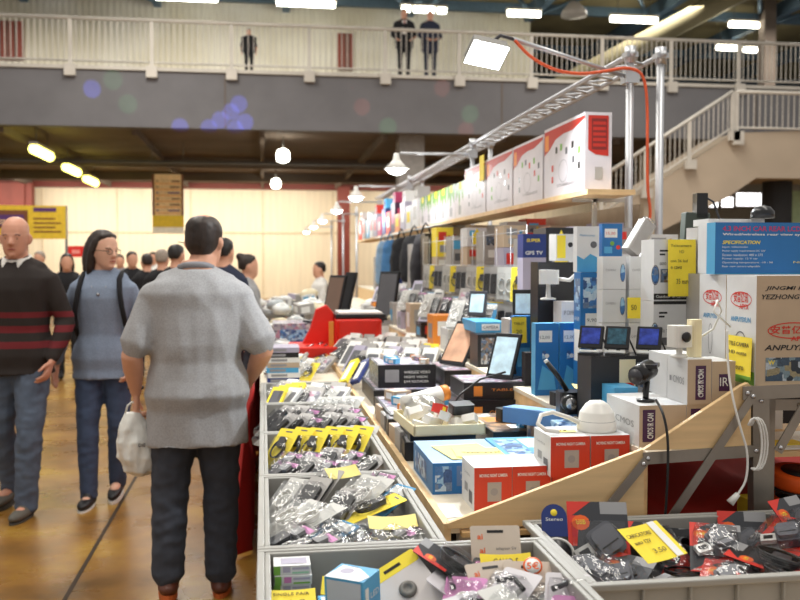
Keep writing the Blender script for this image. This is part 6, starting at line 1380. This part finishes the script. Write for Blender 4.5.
sp = [(8.95, .28, BXW, BXG), (9.35, .24, BXW, BXY), (9.75, .3, BXLIL, W_), (10.15, .2, BXO, BXY), (10.5, .34, PURP, MAG), (10.9, .26, BXR, W_), (11.3, .32, BXN, BXLB), (11.75, .24, MAG, W_), (12.2, .3, BXLIL, REDP), (12.65, .34, BXW, REDP), (13.1, .26, BXLB, W_), (13.6, .3, BXG, BXR), (14.1, .3, BXR, W_)]
for k, (y, h, m, m2) in enumerate(sp):
    nm = {BXW: 'white', BXLIL: 'lilac', BXO: 'orange', PURP: 'purple', BXR: 'red', BXN: 'dark blue', MAG: 'magenta', BXLB: 'sky blue', BXG: 'grey'}[m]
    o = carton_mb(.15, .34, h, m, [('rect', 'l', .2, .3, .8, .75, m2), ('rect', 'f', .2, .2, .8, .8, m2)]).build('carton'); o.location = (1.545, y, TZ); tag(o, '%s carton far along the long shelf' % nm, 'carton', 'far cartons on the long shelf, %s' % nm)
    if k % 2 == 0:
        o = carton_mb(.12, .2, .12, m2, [('rect', 'l', .2, .3, .8, .75, m)]).build('carton'); o.location = (1.545, y, TZ + h + .001); tag(o, 'small carton stacked on the far boxes of the long shelf', 'carton', 'small cartons topping the far shelf boxes')

# ---- red case with open lid and its surroundings
rc = empty('red_case', (.47, 6.1, .905), (0, 0, 0), 'large open red plastic case with gadgets on the aisle table', 'case')
mb = MB(); mb.rbox((-.0, -.12, 0), (.3, .3, .27), .04, REDC if 0 else C('red_plastic', (226, 40, 24), .4)); mb.build('body', rc, bevel=.01)
mb = MB(); RP = C('red_plastic', (226, 40, 24), .4); mb.box((-.30, -.2, 0), (-.0, .25, .1), RP); mb.prism([(-.24, .05), (0, .05), (0, .3), (-.05, .36), (-.12, .33), (-.16, .2)], -.16, -.1, RP, Matrix(((1, 0, 0, 0), (0, 0, -1, 0), (0, 1, 0, 0), (0, 0, 0, 1)))); mb.build('tray', rc, bevel=.008)
mb = MB(); mb.box((.0, -.05, .275), (.33, .3, .3), KPL); mb.box((.02, -.04, .3), (.31, .28, .315), W_); mb.build('instrument_top', rc, bevel=.004)
mb = MB(); mb.box((-.05, -.13, .0), (-.02, -.1, .26), BXO); mb.build('strap', rc)
for k, (dx, dy) in enumerate(((-.2, -.1), (-.12, .02), (-.08, -.12))):
    o = empty('tool', (.47 + dx, 6.1 + dy, .97), (0, 0, R(30 + 20 * k)), 'black and chrome tool lying in the red case tray', 'tool', 'tools in the red case tray'); mb = MB(); mb.tube([(-.05, 0, .01), (.02, 0, .03)], .012, KPL, 8); mb.build('grip', o); mb = MB(); mb.tube([(.02, 0, .03), (.06, 0, .045)], .006, SIL, 8); mb.build('shaft', o)
def panelt(px, y, zb, w, h, tilt, rz, m, label):
    x = onY(px, 262, y).x; o = empty('laptop', (x, y, zb), (0, 0, R(rz)), label, 'laptop'); T = TM((0, 0, 0), -tilt)
    mb = MB(); mb.box((-w / 2, -.01, 0), (w / 2, .01, h), KPL, T); mb.build('lid', o, bevel=.003)
    mb = MB(); mb.box((-w / 2 + .015, -.012, .02), (w / 2 - .015, -.0095, h - .02), m, T); mb.build('screen', o)
    mb = MB(); mb.box((-w / 2, -.18, -.016), (w / 2, .0, 0), DPL); mb.build('keyboard_base', o, bevel=.003)
panelt(330, 6.9, 1.12, .2, .34, 14, -58, C('screen_brown', (120, 96, 80), .3), 'tall dark brown-screened laptop standing behind the red case'); panelt(342, 7.1, 1.12, .16, .36, 14, -66, KPL, 'black laptop standing close behind the brown-screened one'); panelt(384, 7.2, 1.1, .24, .38, 10, -60, C('screen_grey', (96, 96, 100), .3), 'dark grey laptop standing on the deck under the hanging bags')
for k, (x, y, w_, h_) in enumerate(((.32, 7.0, .5, .22), (.85, 7.25, .3, .2))):
    o = carton_mb(w_, .4, h_ - .0, (LIDP, BXG)[k], [('rect', 'f', .1, .2, .6, .8, (PICB, MGR)[k]), ('rect', 'f', .65, .3, .9, .8, W_)]).build('carton'); o.location = (x, y, .9 if k else .88); tag(o, 'wide %s carton carrying a laptop behind the red case' % ('printed', 'grey')[k], 'carton')
# stack of thin boxes beside crates at the aisle
for k in range(8):
    o = carton_mb(.17, .22, .026, (BXG, BXN, W_, BXLB, KRAFT, W_, BXK, BXLIL)[k], [('rect', 'f', .1, .25, .6, .75, MGR)]).build('thin_box'); o.location = (.1 + .004 * (k % 3), 5.05, .88 + .027 * k); tag(o, '%s thin box in the small stack by the aisle beyond the crates' % ('grey', 'dark blue', 'white', 'sky blue', 'kraft', 'white upper', 'black', 'lilac topmost')[k], 'thin box')
# loose packs on aisle table before and beside the red case
rr = random.Random(11)
kinds = [(P_LONGW, 'white cable pack'), (P_YEL, 'yellow-card pack'), (BW1, 'white boxed case'), (P_LONGD, 'dark phone case pack'), (BW2, 'grey boxed case'), (P_BLUE, 'blue memory pack')]
for i in range(34):
    p, nm = kinds[i % 6]; lay(p, .06 + .33 * rr.random() + (.1 if i < 6 else 0) * 0, 5.25 + i * .018 + .1 * rr.random(), .905 + .03 * rr.random(), 20 + 20 * rr.random(), -60 + 40 * rr.random(), '%s in the loose heap before the red case' % nm, '%ss in the loose heap before the red case' % nm)

# ---- far heaps of pale goods
def blob_proto(m, nm, seed):
    def fn():
        v = Vol(); q = random.Random(seed); rings = []
        for a in (-80, -50, -20, 10, 40, 65, 84): rings.append([V((.09 * cos(R(a)) * cos(b * pi / 8) * (1 + .25 * q.random()), .07 * cos(R(a)) * sin(b * pi / 8) * (1 + .25 * q.random()), .055 * sin(R(a)) + .05)) for b in range(16)])
        r = empty(nm); r['category'] = 'bagged goods'
        mb = MB(); n = 16; vs = [p for rg in rings for p in rg]; fs = [(i * n + k, i * n + (k + 1) % n, (i + 1) * n + (k + 1) % n, (i + 1) * n + k) for i in range(6) for k in range(n)] + [tuple(range(n - 1, -1, -1)), tuple(6 * n + k for k in range(n))]
        mb.add(vs, fs, m, None, True); mb.build('bag', r)
        mb = MB(); mb.quad((-.03, -.03, .108), (.03, -.03, .108), (.03, .02, .11), (-.03, .02, .11), W_); mb.build('label', r); return r
    return Proto(fn)
BL1 = blob_proto(C('pale_bag', (226, 228, 226), .35), 'bagged_cable', 1); BL2 = blob_proto(C('grey_bag', (176, 182, 186), .35), 'bagged_cable', 2); BL3 = blob_proto(C('cream_bag', (222, 210, 178), .4), 'bagged_cable', 3)
def boxp(m, m2, w_=.12, d_=.16, h_=.07):
    def fn():
        r = carton_mb(w_, d_, h_, m, [('rect', 'f', .15, .2, .7, .8, m2), ('rect', 't', .2, .2, .8, .8, m2), ('rect', 'l', .2, .2, .8, .8, m2)]).build('small_box'); r['category'] = 'small box'; return r
    return Proto(fn)
fk = [(BL1, 'white bagged cable'), (boxp(BXW, MGR), 'white small box'), (BL2, 'grey bagged cable'), (boxp(BXG, W_, .14, .14, .09), 'grey small box'), (BL1, 'white bagged cable'), (boxp(BXLIL, W_), 'lilac small box'), (BL3, 'cream bagged cable'), (boxp(BXO, W_, .1, .14, .05), 'orange small box'), (boxp(BXW, BXLB, .16, .12, .08), 'white and blue box'), (boxp(DPL, MGR, .12, .12, .05), 'black small box'), (BL1, 'white bagged cable'), (boxp(BXY, W_, .1, .14, .04), 'yellow small box')]
for i in range(270):
    u = i / 270; y = 7.45 + 4.7 * u + .15 * rr.random(); x = .08 + .86 * rr.random(); base = .88 if x < .44 else .9
    hm = .04 + .30 * sin(pi * min(1, (y - 7.3) / 3.2)) * (.6 + .4 * sin(x * 5)) if y < 10.5 else .1
    z = base + hm * rr.random() ** .6
    p, nm = fk[rr.randrange(len(fk))]; p.put((x, y, z), (R(rr.uniform(-14, 14)), R(rr.uniform(-12, 12)), R(rr.uniform(0, 180))), '%s in the far heap beyond the red case' % nm, '%ss in the far heap' % nm, .62 + .45 * rr.random())
for i in range(60):
    y = 6.35 + 1.0 * rr.random() if i < 26 else 6.5 + 4 * rr.random(); x = .05 + .15 * rr.random() if i < 12 else .9 + .06 * rr.random() + (.35 * rr.random() if i > 26 else 0)
    base = .88 if x < .44 else (.9 if x < .96 else 1.07)
    p, nm = fk[rr.randrange(len(fk))]; p.put((x, y, base + .002), (0, 0, R(rr.uniform(0, 180))), '%s beside the red case and laptops' % nm, '%ss beside the red case' % nm, .7 + .4 * rr.random())
# hanging dark bags and blue cloths under the shelf
def hbag(x, y, z, w_, h_, d_, m, label, cat='bag'):
    v = Vol(); v.zrings([(-h_, 0, w_ * .4, d_ * .5), (-h_ * .9, 0, w_ * .5, d_ * .6), (-h_ * .5, 0, w_ * .52, d_ * .62), (-h_ * .15, 0, w_ * .42, d_ * .5), (0, 0, w_ * .25, d_ * .3)], None, .7)
    o = v.build('hanging_bag', .02, [m], None, 2, .01, 12); o.location = (x, y, z); tag(o, label, cat)
    mb = MB(); mb.tube([(-w_ * .18, 0, -.02), (-w_ * .08, 0, .06), (0, 0, .09), (w_ * .08, 0, .06), (w_ * .18, 0, -.02)], .008, m, 6); mb.build('strap', o)
hbag(1.36, 8.3, 1.79, .26, .42, .2, BLACKC, 'black rucksack hanging under the long shelf, in front'); hbag(1.36, 7.7, 1.79, .26, .52, .2, cloth('charcoal_cloth', (44, 42, 46)), 'dark grey bag hanging beside the tall dark rack'); hbag(1.36, 9.1, 1.79, .22, .4, .18, BLACKC, 'black bag hanging behind the front rucksack')
hbag(1.36, 9.9, 1.79, .2, .55, .1, cloth('blue_cloth', (70, 120, 170)), 'blue cloth bag hanging at the far end under the shelf'); hbag(1.36, 10.5, 1.79, .18, .5, .1, cloth('pale_blue_cloth', (130, 160, 190)), 'pale blue cloth bag hanging at the far end under the shelf')
# tall dark rack of devices
o = empty('device_rack', (1.42, 7.05, D3), (0, 0, 0), 'tall dark rack of devices with small pale drawers under the shelf', 'rack')
mb = MB(); mb.box((-.16, -.02, 0), (.2, .2, .52), KPL); mb.build('casing', o)
for k in range(5):
    mb = MB(); mb.box((-.12, -.03, .04 + .095 * k), (-.02, -.02, .08 + .095 * k), (CREAMC, MGR)[k % 2]); mb.box((.02, -.03, .04 + .095 * k), (.14, -.02, .08 + .095 * k), DPL); mb.build('drawer', o)

# mirrored far stall pieces: pale counter of a stall beyond the end of the long tables
mb = MB(); mb.box((-.2, 13.2, 0), (1.6, 13.9, .9), M('far_counter', (196, 186, 170), .7)); tag(mb.build('far_counter'), 'pale counter of the next stall beyond the far heap', 'counter')
for k in range(12):
    p, nm = fk[(k * 5) % len(fk)]; p.put((-.1 + .14 * k, 13.4 + .1 * (k % 3), .905), (0, 0, R(20 * k)), '%s on the pale counter of the next stall' % nm, '%ss on the next stall' % nm, 1.3)

# ---- loose small goods filling the gaps on the decks
LB = [(boxp(BXW, MGR, .07, .1, .035), 'white'), (boxp(BXLB, W_, .07, .09, .04), 'sky blue'), (boxp(DPL, MGR, .06, .09, .03), 'dark grey'), (boxp(KRAFT, W_, .08, .08, .04), 'kraft'), (boxp(BXO, W_, .06, .08, .025), 'orange'), (boxp(LIDD, LIDP, .08, .1, .03), 'printed'), (boxp(REDP, W_, .05, .08, .03), 'red'), (boxp(PICB, W_, .07, .1, .035), 'blue patterned')]
rr = random.Random(23)
def fill(n, x0, x1, y0, y1, z, where, sc_=1.0, tz=0.0):
    """a jittered grid of small boxes and packs standing on one surface"""
    nx = max(1, int((x1 - x0) / .1)); ny = max(1, -(-n // nx))
    for i in range(n):
        x = x0 + (x1 - x0) * ((i % nx) + .5) / nx + rr.uniform(-.008, .008); y = y0 + (y1 - y0) * ((i // nx) + .5) / ny + rr.uniform(-.01, .01)
        p, nm = LB[rr.randrange(8)]; p.put((x, y, z + .001), (0, 0, R(rr.uniform(-35, 35))), '%s small packet %s' % (nm, where), '%s small packets %s' % (nm, where), sc_ * rr.uniform(.75, 1.05))
fill(14, .98, 1.24, 3.92, 4.06, D2, 'on the middle deck behind the grey carton') if 0 else None
fill(10, .52, .82, 4.22, 4.52, D1 + .176, 'on the lid of the black carton with white print', .7)
fill(5, .50, .72, 3.46, 3.86, D1 + .076, 'on the pale-lidded black box beyond the tray')
fill(6, .78, .98, 2.98, 3.25, D1 + .096, 'on the wide black box with the orange sticker', .8)
fill(10, .78, .93, 4.6, 5.0, D1, 'beside the tilted frame on the lowest deck') 
fill(24, .98, 1.24, 3.44, 3.9, D2, 'on the middle deck by the small devices', .9) if 0 else None
fill(16, .49, .95, 6.45, 6.8, D1, 'on the lowest deck behind the slanting rows', 1.3)
fill(18, .04, .4, 6.5, 7.3, .88, 'on the aisle table beside the red case', 1.5)
fill(10, 1.28, 1.7, 2.75, 2.92, D3, 'low on the upper deck behind the noted cartons') if 0 else None
for i in range(16):
    p, nm = ((P_LONGW, 'white cable pack'), (P_LONGD, 'dark phone case pack'), (P_KBLK, 'dark adapter pack'), (P_BLUE, 'blue memory pack'))[i % 4]
    lay(p, 1.0 + .06 * (i % 4), 4.75 + .0 * i + .9 * (i // 4), D2 + .21, 52, -35, 'clear %s leaning on top of the middle deck cartons' % nm, 'clear %ss atop the middle deck cartons' % nm)
